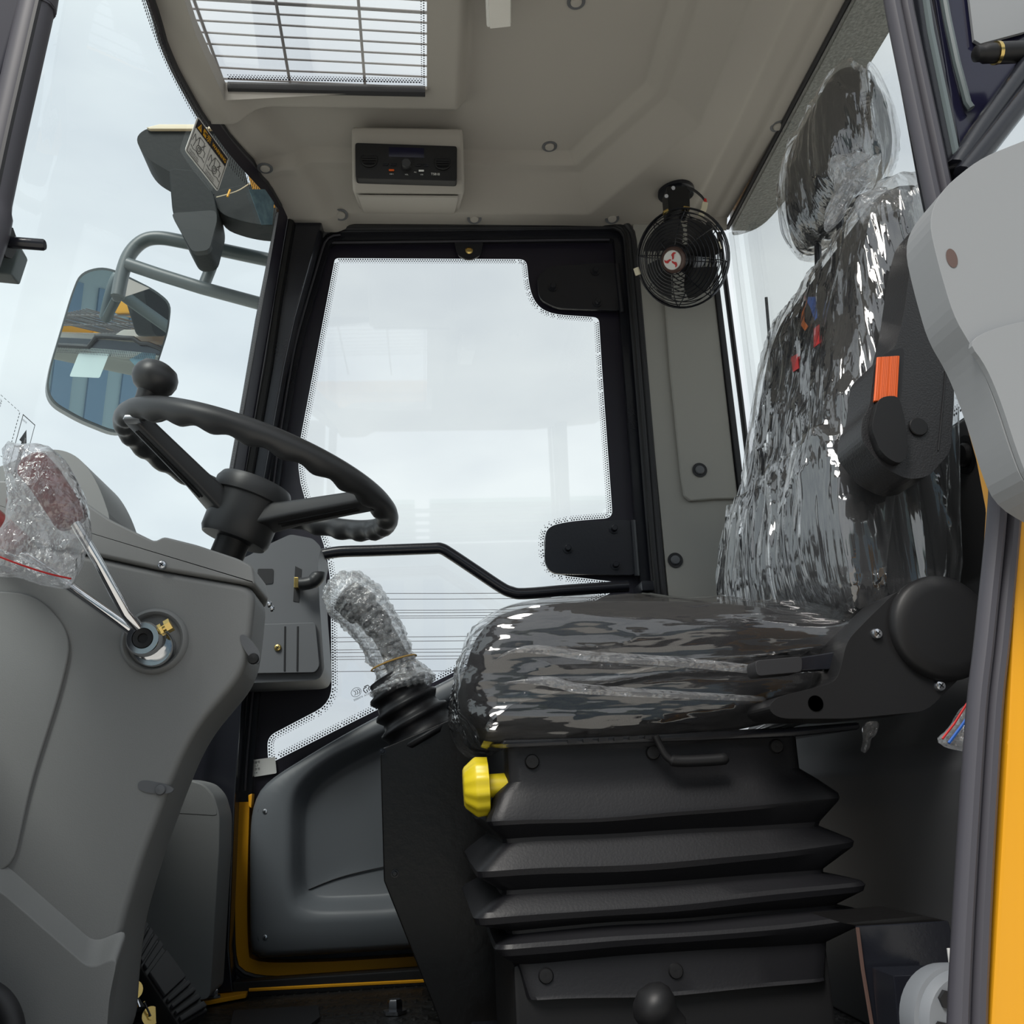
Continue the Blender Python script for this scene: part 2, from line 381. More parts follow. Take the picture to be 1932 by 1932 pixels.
M().tube([p+V((0, -.006, 0)) for p in inset_xz(loop, .004)], .0055, 8, closed=True).build('door_seal_lip', 'black_plastic', wr)
M().box((-.52, 2.13, -.01), (.6, 2.26, .03), .004).build('sill', 'black_plastic', wr)
M().tube([PY(470, 1868, 2.12), PY(620, 1860, 2.12), PY(800, 1851, 2.12)], .0035, 6).build('sill_edge', 'yellow', wr)
dr = thing('door_1', 'closed far door with a large window, black frame and grey lower panel', None, (.1, YF, .03), kind='structure')
zsplit = PY(455, 1497, 2.18).z
def strip(i0, i1, name, m, d0, d1, fy=2.188):
    A, B = inset_xz(loop, d0), inset_xz(loop, d1); rings = []
    for k in range(i0, i1+1):
        a, b = A[k % 220].copy(), B[k % 220].copy()
        rings.append([V((a.x, 2.215, a.z)), V((a.x, fy, a.z)), V((b.x, fy-.002, b.z)), V((b.x, 2.222, b.z))])
    return M().loft(rings).build(name, m, dr)
kz = [i for i in range(220) if loop[i].z < zsplit]
strip(kz[0], kz[-1], 'frame_lower', 'yellow', .009, .034, 2.168)
strip(kz[-1], kz[0]+220, 'frame_upper', 'black_paint', .002, .034)
M().tube([p+V((0, .008, 0)) for p in inset_xz(loop, .020)[0:kz[0]]], .0028, 6).build('frame_bead', 'seal_grey', dr)
gl = inset_xz(loop, .03); pane = [V((p.x, 2.208, p.z)) for p in gl]
clear = rnd(LY([(632, 487), (993, 489), (1001, 560), (1030, 592), (1130, 599), (1136, 700), (1156, 977), (1060, 985), (1024, 1000), (1030, 1082), (1168, 1099), (1169, 1110), (870, 1262), (720, 1335), (506, 1442), (504, 1390), (626, 1326), (623, 1040), (553, 900)], 2.207),
            [.01, .02, .05, .05, .015, .1, .02, .05, .05, .05, .01, .02, .1, .1, .02, .02, .04, .1, .1], 5)
M().holed(pane, [clear]).build('printed_border', 'warn_black', dr, smooth=0)
gg = M().prism([V((p.x, 2.2095, p.z)) for p in pane], (0, .005, 0)).build('window_pane', 'glass', dr, smooth=0)
dots(clear+[clear[0]], (0, 1, 0), 1).build('printed_dots', 'warn_black', gg, smooth=0, kind='stuff')
# moulded lower panel
po = rnd(LY([(469, 1812), (468, 1560), (478, 1508), (500, 1474), (651, 1382), (880, 1262), (1130, 1138), (1190, 1180), (1130, 1772)], 2.13), [.03, .1, .05, .05, .1, .1, .06, .06, .06], 5)
pe = rnd(LY([(546, 1688), (545, 1515), (560, 1478), (612, 1432), (760, 1362), (1010, 1238), (1120, 1280), (1100, 1660), (740, 1722), (568, 1726)], 2.13), .05, 5)
pi_ = rnd(LY([(575, 1676), (575, 1525), (590, 1492), (640, 1452), (760, 1392), (1000, 1275), (1080, 1310), (1060, 1640), (729, 1688), (592, 1694)], 2.13), .04, 5)
cc = PY(760, 1560, 2.13); K = 110
so, se, si = star(po, cc, K), star(pe, cc, K), star(pi_, cc, K)
yy = lambda ring, y: [V((p.x, y, p.z)) for p in ring]
mid = lambda a, b, t: [p.lerp(q, t) for p, q in zip(a, b)]
rings = [yy(so, 2.205), yy(so, 2.150), yy(mid(so, se, .03), 2.136), yy(mid(so, se, .10), 2.126), yy(mid(so, se, .22), 2.121), yy(mid(so, se, .8), 2.117), yy(se, 2.119), yy(mid(se, si, .25), 2.126), yy(mid(se, si, .6), 2.146), yy(mid(se, si, .85), 2.158), yy(si, 2.161), yy(mid(si, [cc]*K, .5), 2.163)]
dp = M().loft(rings).build('inner_panel', 'door_grey', dr, 60)
for px, py in [(497, 1531), (497, 1768)]:
    p = PY(px, py, 2.1225); M().lathe([(.0115, .012), (.0115, -.0005), (1e-4, -.0005)], p, (0, 1, 0), 20).build('screw_recess', 'ink', dp)
    screw('panel_screw', PY(px+3, py, 2.121), (0, -1, 0), .0058, 'zinc', dp)
M().tube(crom(LY([(574, 1682), (640, 1656), (718, 1637), (800, 1622)], 2.160), 5), .0013, 5).build('pocket_seam', 'ink', dp)
M().prism(LY([(468, 1500), (476, 1497), (474, 1525), (469, 1522)], 2.15), (0, .03, 0), .002).build('hinge_tab', 'yellow', dr)
# hinge plates
def hinge(poly, bolts, label):
    h = M().prism(rnd(LY(poly, 2.196), .02, 4), (0, -.010, 0), .0015).build('hinge_plate', 'black_paint', dr, label=label)
    for b in bolts: bolt(PY(b[0], b[1], 2.186), (0, -1, 0), .0125, 'black_paint', h)
    M().tube([PY(poly[2][0]+2, poly[2][1], 2.184), PY(poly[3][0]+2, poly[3][1], 2.184)], .007, 8).build('hinge_pin', 'black_paint', h)
hinge([(1012, 525), (1036, 506), (1162, 498), (1172, 590), (1050, 585), (1016, 568)], [(1043, 542), (1123, 512), (1127, 571)], 'upper black hinge plate')
hinge([(1029, 1002), (1048, 990), (1192, 982), (1200, 1087), (1040, 1084), (1026, 1064)], [(1071, 1035), (1158, 998), (1161, 1066)], 'lower black hinge plate')
h = M().prism(rnd(LY([(856, 454), (912, 454), (908, 484), (885, 494), (862, 484)], 2.196), .015, 4), (0, -.006, 0), .001).build('catch_plate', 'black_paint', dr)
M().lathe([(.010, 0), (.010, .002), (.006, .004), (.005, .002), (1e-4, .002)], PY(885, 473, 2.19), (0, -1, 0), 18).build('brass_screw', 'brass', h)
# inner door frame lines at the top
M().tube([PY(612, 458, 2.19), PY(1150, 452, 2.19)], .003, 6).build('frame_fold', 'seal_grey', dr)
# grab bar
M().tube(crom(LY([(585, 1050), (605, 1047), (640, 1041), (700, 1039), (810, 1035), (832, 1035), (852, 1046), (900, 1078), (945, 1108), (965, 1117), (990, 1120), (1080, 1113), (1185, 1106)], 2.10), 4), .0135, 12).build('grab_bar', 'black_paint', dr)
M().box((.5, 2.10, PY(1185, 1106, 2.1).z-.012), (.53, 2.19, PY(1185, 1106, 2.1).z+.012), .003).build('bar_bracket', 'black_paint', dr)
# latch housing
lo = rnd(LY([(470, 1048), (500, 1030), (548, 1008), (590, 1016), (606, 1032), (600, 1060), (603, 1140), (612, 1262), (604, 1280), (590, 1284), (440, 1290), (440, 1060)], 2.0), .008, 4)
lh = M().prism(lo, (0, .17, 0), .008, 3).build('latch_housing', 'grey_dark', dr, 50)
M().prism(rnd(LY([(478, 1180), (596, 1176), (604, 1258), (596, 1270), (470, 1272)], 1.999), .006, 3), (0, -.012, 0), .004).build('latch_lower_panel', 'grey_dark', lh)
for x in (538, 562): M().tube(LY([(x, 1182), (x-1, 1266)], 1.987), .002, 6).build('groove', 'ink', lh)
M().prism(LY([(557, 1068), (569, 1074), (564, 1136), (553, 1134)], 1.9985), (0, .004, 0)).build('latch_slot', 'ink', lh, smooth=0)
M().prism(rnd(LY([(486, 1073), (516, 1073), (515, 1101), (486, 1103)], 1.9985), .004, 3), (0, .004, 0)).build('switch_window', 'ink', lh, smooth=0)
M().obox(PY(560, 1101, 1.985), (.0045, 0, 0), (0, .012, 0), (0, 0, .011), .001).build('latch_rod', 'brass', lh)
M().tube(crom(LY([(565, 1102), (578, 1101), (591, 1097), (600, 1087), (601, 1080)], 1.965), 4), [.016]*8+[.018]*5+[.017]*3+[.009], 12, flat=.85).build('latch_lever', 'wheel_rubber', lh)
screw('housing_screw', PY(524, 1222, 1.985), (0, -1, 0), .0075, 'brass', lh)
# maker's marks on the glass
mk = M(); c = PY(672, 1306, 2.203); ux, uz = V((.9, 0, .36)).normalized(), V((-.3, 0, .95)).normalized()
def arc(c, r, a0, a1, w, k=20, ell=1.0):
    P = [c+ux*math.cos(a0+(a1-a0)*i/k)*r+uz*math.sin(a0+(a1-a0)*i/k)*r*ell for i in range(k+1)]; return M().tube(P, w, 4)
arc(c, .0115, 0, 6.283, .0005, 28, .85).build('glass_mark', 'cable', gg)
for i in range(3): arc(c+ux*(-.007+.005*i), .0055, -1.3, 1.3, .0007, 8).build('glass_mark', 'cable', gg)
c = PY(692, 1300, 2.203)
for pts in ([(-.004, .007), (.005, .007), (.007, .003), (.003, -.001), (.004, -.006), (.008, -.002)], [(.001, .004), (-.006, .004), (-.008, 0), (-.005, -.007), (0, -.007), (-.001, -.001)]):
    M().tube([c+ux*a+uz*b for a, b in pts], .0011, 4).build('glass_mark', 'ink', gg)
text('glass_mark', 'E000474  A728909', PY(668, 1323, 2.203), ux, uz, .0062, 'cable', gg)
# printed sticker low on the glass (code left out)
st = M().prism(rnd(LY([(476, 1434), (519, 1428), (522, 1459), (479, 1466)], 2.1995), .003, 3), (0, -.0008, 0)).build('sticker', 'white', smooth=0)
tag(st, 'small white printed sticker at the lower left corner of the far door window', 'sticker')
for i, tx in enumerate(['编号', '1-7', '序号', '14']): text('print', tx, PY(480, 1441+i*6.5, 2.198), (1, 0, .12), (0, 0, 1), .0062, 'ink', st)

# ================================================================== B PILLAR TRIM, QUARTER WINDOW
tb = thing('trim_1', 'grey moulded pillar trim behind the far door', None, (.68, YF, .7), kind='structure')
t_o = [V((.578, 2.165, 1.80)), V((.782, 2.165, 1.80)), V((.775, 2.165, .70)), V((.578, 2.165, .70))]
M().prism(rnd(t_o, .006, 3), (0, .05, 0), .004).build('panel', 'trim_grey', tb)
gr = [PY(1253, 580, 2.165), PY(1262, 700, 2.165), PY(1272, 800, 2.165), PY(1282, 900, 2.165), PY(1288, 938, 2.165), PY(1300, 948, 2.165), PY(1345, 944, 2.165)]
rp_ = [V((.648, 2.165, 1.80))]+gr+[V((.772, 2.165, PY(1345, 944, 2.165).z)), V((.778, 2.165, 1.80))]
M().prism(rp_, (0, -.010, 0), .006, 3).build('raised_panel', 'trim_grey', tb)
for px, py in [(1320, 887), (1274, 1057)]: cap(PY(px, py, 2.154 if py < 1000 else 2.164), (0, -1, 0), .0185, 'grey_dark', tb, 'ink')
M().box((.775, 2.15, .7), (.79, 2.215, 1.8), .003).build('edge_gasket', 'rubber', tb)
M().prism([(.56, 2.155, .69), (.84, 2.155, .74), (.84, 2.155, .55), (.56, 2.155, .55)], (0, .05, 0), .004).build('lower_trim', 'grey_dark', tb)
w2 = M().box((.78, 2.205, .72), (.83, 2.21, 1.8)).build('window_2', 'glass', smooth=0); tag(w2, 'narrow clear quarter window beside the pillar trim', None, None, 'structure')
dots([V((.79, 2.203, .74)), V((.79, 2.203, 1.78))], (0, 1, 0), -1, rows=((.003, .0021), (.008, .0017), (.013, .001))).build('printed_dots', 'warn_black', w2, smooth=0, kind='stuff')
t2 = M().tube([V((.826, 2.205, .72)), V((.828, 2.205, 1.3)), V((.826, 2.205, 1.80))], .0075, 8).build('trim_2', 'rubber'); tag(t2, 'black rubber strip at the rear corner of the glazing', None, None, 'structure')

# ================================================================== REAR WINDOW AND BULKHEAD
w3 = thing('window_3', 'rear window with a dotted lower border', None, (.845, YC, .9), kind='structure')
rg = M().box((.843, .80, .86), (.849, 2.2, 1.79)).build('pane', 'glass', w3, smooth=0)
dots([V((.842, .9, .905)), V((.842, 2.1, .905))], (1, 0, 0), 1, rows=((.0, .0024), (.006, .0019), (.012, .0013))).build('printed_dots', 'warn_black', rg, smooth=0, kind='stuff')
M().tube([V((.855, 2.13, .90)), V((.855, 2.04, 1.35)), V((.855, 2.02, 1.5))], .004, 6).build('wiper_arm', 'rubber', w3)
wb = thing('wall_rear', 'dark grey moulded bulkhead behind the seat', None, (.8, YC, 0), kind='structure')
M().box((.845, .78, .0), (.90, 2.24, .895), .004).build('panel', 'bulkhead', wb)
prof = [(.845, .89), (.835, .885), (.828, .64), (.80, .565), (.72, .462), (.668, .402), (.652, .37), (.65, .32), (.658, .2), (.66, 0), (.845, 0)]
M().prism([V((x, .80, z)) for x, z in prof], (0, 1.37, 0), .012, 3).build('moulding', 'bulkhead', wb, 60)
cap(PX(1822, 858, .833), (-1, 0, 0), .03, 'black_plastic', wb, 'ink')
# roof overhang outside the rear window
ro = M().prism(rnd([V((.852, .85, 1.79)), V((.955, .85, 1.79)), V((.955, 2.02, 1.79)), V((.93, 2.16, 1.79)), V((.88, 2.20, 1.79)), V((.852, 2.20, 1.79))], .05, 4), (0, 0, .06), .008).build('trim_3', 'roof_underside')
tag(ro, 'rough grey underside of the roof overhang outside the rear window', None, None, 'structure')

# ================================================================== CEILING
SKR, SKY = .033, 1.700      # right edge and far edge of the skylight opening
def sm(t): t = max(0, min(1, t)); return t*t*(3-2*t)
def skl(y): return xf(y)+.058
def cz(x, y):
    y = YC+abs(y-YC)
    f1 = max(x-.518, y-1.955, (x-.526)*.875+(y-1.70)*.485); f2 = max(x-.645, y-2.105, (x-.647)*.875+(y-1.752)*.485)
    lin = lambda t: max(0.0, min(1.0, t))
    z = 1.865 - .024*lin(f1/.022)
    if f1 > .05: z -= .053*lin((f1-.05)/max(f1-.05-f2, .02))
    z += .10*max(0.0, f2)
    z -= .010*sm((x-.725)/.02)*sm((.81-x)/.02)*-1.0
    e = max(x-.125, y-1.79); z -= .045*sm(-(e)/.03)
    g_ = (x+.285)*(-.91)+(y-1.87)*.41; z -= .022*sm(g_/.05)
    z -= .026*sm((-.30-x)/.09)*sm((2.1-y)/.1)
    return z
ce = thing('ceiling', 'warm grey moulded headliner with stepped recesses', None, (.2, YC, 1.8), kind='structure')
ys = [.80+(SKY-.80)*i/70 for i in range(71)]+[SKY+(2.17-SKY)*i/90 for i in range(1, 91)]
rows = []; n1, n2, n3 = 8, 34, 150
for y in ys:
    a, b, c, d = xf(y), min(skl(y), SKR-.05), SKR, .843
    xs = [a+(b-a)*i/n1 for i in range(n1)]+[b+(c-b)*i/n2 for i in range(n2)]+[c+(d-c)*i/n3 for i in range(n3+1)]
    rows.append([V((x, y, cz(x, y))) for x in xs])
vs = [p for r in rows for p in r]; nc = n1+n2+n3+1; fs = []
for i in range(len(ys)-1):
    for j in range(nc-1):
        if n1 <= j < n1+n2 and ys[i] >= .95-1e-6 and ys[i+1] <= SKY+1e-6: continue
        fs.append([i*nc+j, i*nc+j+1, (i+1)*nc+j+1, (i+1)*nc+j])
hl = M().add(vs, fs).build('headliner', 'headliner', ce, 60)
# upstand round the skylight opening
ya = [y for y in ys if .95-1e-6 <= y <= SKY+1e-6]
pl = [V((min(skl(y), SKR-.05), y, 0)) for y in ya]+[V((SKR, SKY, 0))]+[V((SKR, y, 0)) for y in ya[::-1]]
M().loft([[V((p.x, p.y, cz(p.x, p.y)-.0005)) for p in pl], [V((p.x, p.y, 1.828)) for p in pl]], True, False, False).build('skylight_upstand', 'headliner', ce)
M().tube([V((skl(SKY)+.006, SKY+.001, 1.816)), V((SKR-.004, SKY+.001, 1.816))], .010, 8, flat=1.2).build('skylight_gasket', 'rubber', ce)
# front lip with gasket
M().tube([V((xf(y)-.002, y, cz(xf(y), y)-.004)) for y in [.84+i*.0315 for i in range(40)]], .009, 8).build('front_gasket', 'rubber', ce)
M().tube([V((.846, .82, 1.806)), V((.846, 2.19, 1.806))], .006, 8).build('rear_gasket', 'rubber', ce)
for px, py in [(500, 317), (643, 405), (895, 412), (1155, 412), (1037, 276), (1087, 3), (1468, 238)]:
    p = PZ(px, py, 1.80)
    for _ in range(4): p = PZ(px, py, cz(p.x, p.y)-.0005)
    nrm = V((0, -.3, -1)) if py in (405, 412) else V((0, -.05, -1))
    cap(p, nrm, .0185, 'headliner', ce)
# far down-turned edge of the headliner
M().loft([[V((x, 2.165, cz(x, 2.165))) for x in [-.26+i*.05 for i in range(23)]], [V((x, 2.185, 1.795)) for x in [-.26+i*.05 for i in range(23)]]], False).build('edge_flange', 'headliner', ce)
# radio pod
pod = [V((0, 1.845, 1.825)), V((0, 1.865, 1.708)), V((0, 1.885, 1.692)), V((0, 2.14, 1.812)), V((0, 2.16, 1.84)), V((0, 1.845, 1.84))]
xl, xr = PY(664, 300, 1.86).x, PY(875, 300, 1.86).x
M().prism([V((xl, p.y, p.z)) for p in pod], (xr-xl, 0, 0), .010, 3).build('radio_pod', 'headliner', ce, 50)
lx0, lx1 = PY(672, 350, 1.9).x+.004, PY(866, 350, 1.9).x-.002
M().prism([V((lx0, 1.895, 1.6945)), V((lx0, 2.13, 1.805)), V((lx1, 2.13, 1.805)), V((lx1, 1.895, 1.6945))], (0, .002, -.006), .003).build('pod_lower_lid', 'headliner', ce)
# skylight
w4 = thing('window_4', 'skylight pane in the front of the roof', None, (-.2, 1.3, 1.87), kind='structure')
sp = [V((min(skl(y)-.01, SKR-.06), y, 1.826)) for y in [.93+i*(SKY+.02-.93)/30 for i in range(31)]]+[V((SKR+.02, SKY+.02, 1.826)), V((SKR+.02, .93, 1.826))]
sg = M().prism(sp, (0, 0, .005)).build('pane', 'sky_glass', w4, smooth=0)
dots([V((skl(SKY)+.01, SKY-.012, 1.825)), V((SKR-.004, SKY-.012, 1.825))], (0, 0, 1), -1, rows=((.003, .0024), (.008, .002), (.013, .0014))).build('printed_dots', 'warn_black', sg, smooth=0, kind='stuff')
dots([V((SKR-.003, SKY-.01, 1.825)), V((SKR-.003, .97, 1.825))], (0, 0, 1), -1, rows=((.003, .0018), (.008, .0014))).build('printed_dots', 'warn_black', sg, smooth=0, kind='stuff')
ZG = 1.90
gr = thing('roof_guard_grille', 'dark wire guard grille lying over the roof skylight', 'grille', (-.2, 1.3, ZG))
for i in range(20):
    a, b = PZ(359, 16+(i-1)*21.6, ZG), PZ(806, 43+(i-1)*20.4, ZG)
    if i > 8: a, b = PZ(359, 16-(i-9)*25-18, ZG), PZ(806, 43-(i-9)*24-18, ZG)
    d = (b-a); M().tube([a-d*.02, a+d*.3+V((0, 0, random.uniform(-.002, .002))), a+d*.65, b+d*.15], .0022, 6).build('cross_wire', 'wire_grey', gr)
for (x0, x1) in ((520, 551), (676, 690), (366, 430)):
    a, b = PZ(x0, 0, ZG-.004), PZ(x1, 178, ZG-.004); M().tube([a+(a-b)*1.6, a, b, b+(b-a)*.5], .0034, 6).build('long_wire', 'wire_grey', gr)
# roof shell above the headliner
rs = M()
rs.box((SKR+.04, .78, 1.90), (.96, 2.26, 1.96), .01); rs.box((-.42, SKY+.16, 1.90), (SKR+.05, 2.26, 1.96), .01); rs.box((-.42, .78, 1.90), (SKR+.05, .93, 1.96), .01)
tag(rs.build('roof_shell', 'yellow'), 'outer roof skin above the headliner', None, None, 'structure')
# ================================================================== WINDSCREEN
w1 = thing('window_1', 'large curved tinted windscreen with dotted black edge', None, (-.5, YC, .6), kind='structure')
ysg = [.86+i*(2.10-.86)/60 for i in range(61)]; zsg = [.45+i*(1.80-.45)/24 for i in range(25)]
vs = [V((xg(y, z), y, z)) for z in zsg for y in ysg]; nn = len(ysg)
wp = M().add(vs, [[i*nn+j, i*nn+j+1, (i+1)*nn+j+1, (i+1)*nn+j] for i in range(24) for j in range(60)]).build('pane', 'windshield', w1, 80)
def gring(y0, y1, z0, z1): return [[V((xg(y, z)+.003, y, z)) for y in [y0+(y1-y0)*i/30 for i in range(31)]] for z in (z0, z1)]
M().loft(gring(.86, 2.10, 1.765, 1.80), False).build('printed_border', 'warn_black', w1)
M().loft([[V((xg(y, z)+.003, y, z)) for z in [.45+i*(1.8-.45)/20 for i in range(21)]] for y in (2.062, 2.10)], False).build('printed_border', 'warn_black', w1)
# printed tick marks along the top and the far edge
tk = M()
for i in range(150):
    y = .95+i*.0074; z = 1.7635
    for k, (dz, ln) in enumerate(((.0, .009), (.011, .007), (.0195, .005))):
        a = V((xg(y, z-dz)+.003, y, z-dz)); b = V((xg(y, z-dz-ln)+.003, y, z-dz-ln)); w = V((.0003, .0013, 0)); tk.add([a-w, a+w, b+w, b-w], [[0, 1, 2, 3]])
for i in range(175):
    z = .6+i*.0066
    for k, (dy, r) in enumerate(((.004, .0022), (.0095, .0018), (.0145, .0013))):
        y = 2.061-dy; zz = z+(k % 2)*.0033; c = V((xg(y, zz)+.003, y, zz)); tk.add([c+V((-.0004, 0, r)), c+V((0, r, 0)), c+V((.0004, 0, -r)), c+V((0, -r, 0))], [[0, 1, 2, 3]])
tk.build('printed_dots', 'warn_black', wp, smooth=0, kind='stuff')
wf = M(); wf.box((-.62, .84, -.02), (-.56, 2.18, .55), .01); tag(wf.build('wall_front', 'grey_dark'), 'dark front bulkhead below the windscreen', None, None, 'structure')
# warning sticker
A, B, Cc, D = GP(373, 219, .008), GP(432, 300, .008), GP(411, 362, .008), GP(351, 275, .008)
D = A+(Cc-B); ex, ey = (B-A), (A-D); Wd, Hd = ex.length, ey.length; nz = ex.cross(ey).normalized()
if nz.dot(CAMP-A) < 0: nz = -nz
def q(u, v, o=.0): return D+ex*u+ey*v+nz*o
def rect(mb, u0, v0, u1, v1, o): return mb.add([q(u0, v0, o), q(u1, v0, o), q(u1, v1, o), q(u0, v1, o)], [[0, 1, 2, 3]])
ws = M().prism(rnd([q(0, 0), q(1, 0), q(1, 1), q(0, 1)], .008, 4), -nz*.001).build('warning_sticker', 'white', smooth=0)
tag(ws, 'white and black bilingual warning sticker with two machine drawings on the windscreen', 'sticker')
fr = M()
for r4 in ((.03, .03, .97, .045), (.03, .955, .97, .97), (.03, .03, .04, .97), (.96, .03, .97, .97), (.497, .03, .503, .72)): rect(fr, *r4, .0006)
fr.build('border_line', 'ink', ws, smooth=0)
rect(M(), .04, .72, .96, .955, .0007).build('header_band', 'warn_black', ws, smooth=0)
M().add([q(.07, .75, .0012), q(.19, .75, .0012), q(.13, .93, .0012)], [[0, 1, 2]]).build('warning_triangle', 'warn_yellow', ws, smooth=0)
M().add([q(.125, .79, .0016), q(.135, .79, .0016), q(.136, .87, .0016), q(.124, .87, .0016)], [[0, 1, 2, 3]]).build('exclamation', 'ink', ws, smooth=0)
text('header_text', '警示', q(.21, .765, .0014), ex, ey, Hd*.18, 'warn_yellow', ws, bold=.03)
text('header_text', 'WARNING', q(.50, .785, .0014), ex, ey, Hd*.135, 'warn_yellow', ws, bold=.03)
def pic(u0, v0, lines, w=.0006):
    for ln in lines: M().tube([q(u0+a*.4, v0+b*.5, .001) for a, b in ln], w, 4).build('drawing_line', 'ink', ws)
circ = lambda r: [(.5+r*math.cos(t*.5236)*1.0, .38+r*math.sin(t*.5236)*1.2) for t in range(13)]
tractor = [circ(.16), circ(.08), [(.15, .25), (.2, .6), (.35, .95), (.7, .95), (.75, .6), (.9, .55), (.9, .3)], [(.35, .9), (.4, .55), (.72, .55)], [(.2, .6), (.05, .85), (.0, .45)], [(.8, .9), (.6, .6)], [(.0, .2), (.2, .12), (.4, .2), (.6, .12), (.8, .2), (1, .12)]]
pic(.06, .16, tractor); pic(.54, .16, tractor)
for u in (.07, .55):
    text('caption', '作业时禁止站人', q(u, .12, .001), ex, ey, Hd*.058, 'ink', ws); text('caption', '注意安全操作规程', q(u, .06, .001), ex, ey, Hd*.05, 'ink', ws)
# text sheet at the left edge of the windscreen
A, B, D = GP(-60, 688, .008), GP(68, 803, .008), GP(-96, 800, .008); ex, ey = (B-A), (A-D); nz = ex.cross(ey).normalized(); nz = nz if nz.dot(CAMP-A) > 0 else -nz; Wd, Hd = ex.length, ey.length
ts = M()
for r4 in ((0, .97, .72, 1), (.70, 0, .72, 1), (0, 0, .72, .03)):
    k = 14
    for i in range(k):
        a, b = i/k, (i+.6)/k
        if r4[2]-r4[0] > r4[3]-r4[1]: rect(ts, r4[0]+(r4[2]-r4[0])*a, r4[1]+.01, r4[0]+(r4[2]-r4[0])*b, r4[3]-.01, 0)
        else: rect(ts, r4[0]+.005, a, r4[2]-.005, b, 0)
for r4 in ((.76, 1-.02, .98, 1), (.76, -.4, .77, 1), (.975, -.4, .985, 1)): rect(ts, *r4, 0)
ts = ts.build('instruction_decal', 'ink', smooth=0); tag(ts, 'clear instruction decal with dashed frame and black arrow on the windscreen', 'decal')
M().add([q(.845, -.2), q(.845, .5), q(.805, .5), q(.87, .78), q(.935, .5), q(.90, .5), q(.90, -.2)], [[0, 1, 2, 3, 4, 5, 6]]).build('arrow', 'ink', ts, smooth=0)
text('arrow_text', '高', q(.85, .5, .002), ex, ey, Hd*.13, 'white', ts); text('arrow_text', '低速', q(.848, .28, .002), ex, ey, Hd*.09, 'white', ts)
text('decal_text', '变速换挡方法', q(.25, .8, 0), ex, ey, Hd*.15, 'cable', ts)
for i, b in enumerate(['先将 手柄换向', '使用 二档起步', '行驶 中 换挡', '停车 制动']): text('decal_text', b, q(.22, .62-.14*i, 0), ex, ey, Hd*.10, 'cable', ts)
text('decal_text', '低速档操作说明', q(.77, .88, 0), ex, ey, Hd*.05, 'cable', ts)
# ---- small clear label high at the far corner of the windscreen
lb = M().prism([GP(470, 357, .006), GP(500, 357, .006), GP(517, 382, .006), GP(514, 424, .006), GP(494, 424, .006)], (-.001, 0, 0)).build('blue_label', 'sticker_blue', smooth=0)
tag(lb, 'pale blue label stuck in the far upper corner of the windscreen', 'label')

# ================================================================== OUTSIDE, IN FRONT: MIRROR, RAILS, ROOF LAMP
YM = 2.62
mo = rnd(LY([(150, 515), (186, 503), (216, 508), (292, 546), (324, 572), (318, 625), (262, 800), (245, 816), (214, 818), (150, 792), (98, 762), (86, 735), (94, 690), (136, 550)], YM), .03, 4)
mc = sum(mo, V())/len(mo); cdir = (CAMP-mc).normalized(); rdir = V((.50, -.80, .10)).normalized(); mn = (cdir+rdir).normalized()
def onpl(p): d = p-CAMP; return CAMP+d*((mc-CAMP).dot(mn)/d.dot(mn))
mo = [onpl(p) for p in mo]
wm = thing('wing_mirror', 'large rounded wing mirror seen through the windscreen behind the steering wheel', 'mirror', mc-V((0, 0, .2)))
M().prism(mo, -mn*.045, .008).build('housing', 'tube_grey', wm)
mcen = sum(mo, V())/len(mo); gi = [mcen+(p-mcen)*.965+mn*.001 for p in mo]
M().prism(gi, mn*.002).build('mirror_glass', 'mirror', wm, smooth=0)
M().prism([onpl(PY(a, b, YM))+mn*.004 for a, b in [(228, 520), (282, 545), (232, 562), (226, 540)]], mn*.001).build('foil_label', 'lens', wm, smooth=0)
rl = thing('mirror_rail', 'grey tube rail carrying the wing mirror outside the windscreen', 'rail', PY(300, 500, 2.5))
M().tube(crom(LY([(222, 560), (232, 512), (246, 478), (270, 455), (300, 449), (345, 456), (420, 472), (505, 490), (560, 500)], 2.5), 5), .020, 10).build('bent_tube', 'tube_grey', rl)
M().tube(LY([(240, 498), (300, 518), (380, 543), (480, 570), (540, 586)], 2.49), .019, 10).build('lower_tube', 'tube_grey', rl)
M().tube(LY([(408, 474), (398, 505), (384, 540)], 2.5), .017, 10).build('strut', 'tube_grey', rl)
M().tube([PY(560, 500, 2.5), V((-.27, 2.42, PY(560, 500, 2.5).z)), V((-.27, 2.22, PY(560, 500, 2.5).z-.02))], .018, 10).build('mount_arm', 'tube_grey', rl)
M().tube([PY(540, 586, 2.49), V((-.29, 2.42, PY(540, 586, 2.49).z)), V((-.29, 2.22, PY(540, 586, 2.49).z-.02))], .018, 10).build('mount_arm', 'tube_grey', rl)
M().tube([mc-mn*.02, onpl(PY(222, 560, 2.5))-mn*.03, PY(222, 560, 2.5)], .014, 10).build('mirror_clamp', 'tube_grey', wm)
lm = thing('roof_work_lamp', 'dark work lamp and bracket under the roof corner outside the windscreen', 'lamp', PY(380, 400, 2.3))
M().prism(rnd(LY([(254, 262), (272, 243), (300, 240), (408, 240), (455, 300), (470, 352), (410, 372), (330, 330), (275, 298)], 2.35), .03, 4), (0, .12, 0), .01).build('roof_corner', 'ext_dark', lm)
M().prism(LY([(276, 240), (300, 234), (404, 234), (412, 243), (282, 243)], 2.34), (0, .13, 0), .002).build('roof_edge', 'cream', lm)
M().prism(rnd(LY([(318, 316), (372, 322), (404, 366), (412, 412), (396, 474), (362, 478), (342, 440), (325, 400)], 2.28), .02, 4), (0, .10, 0), .012, 3).build('lamp_body', 'ext_dark', lm)
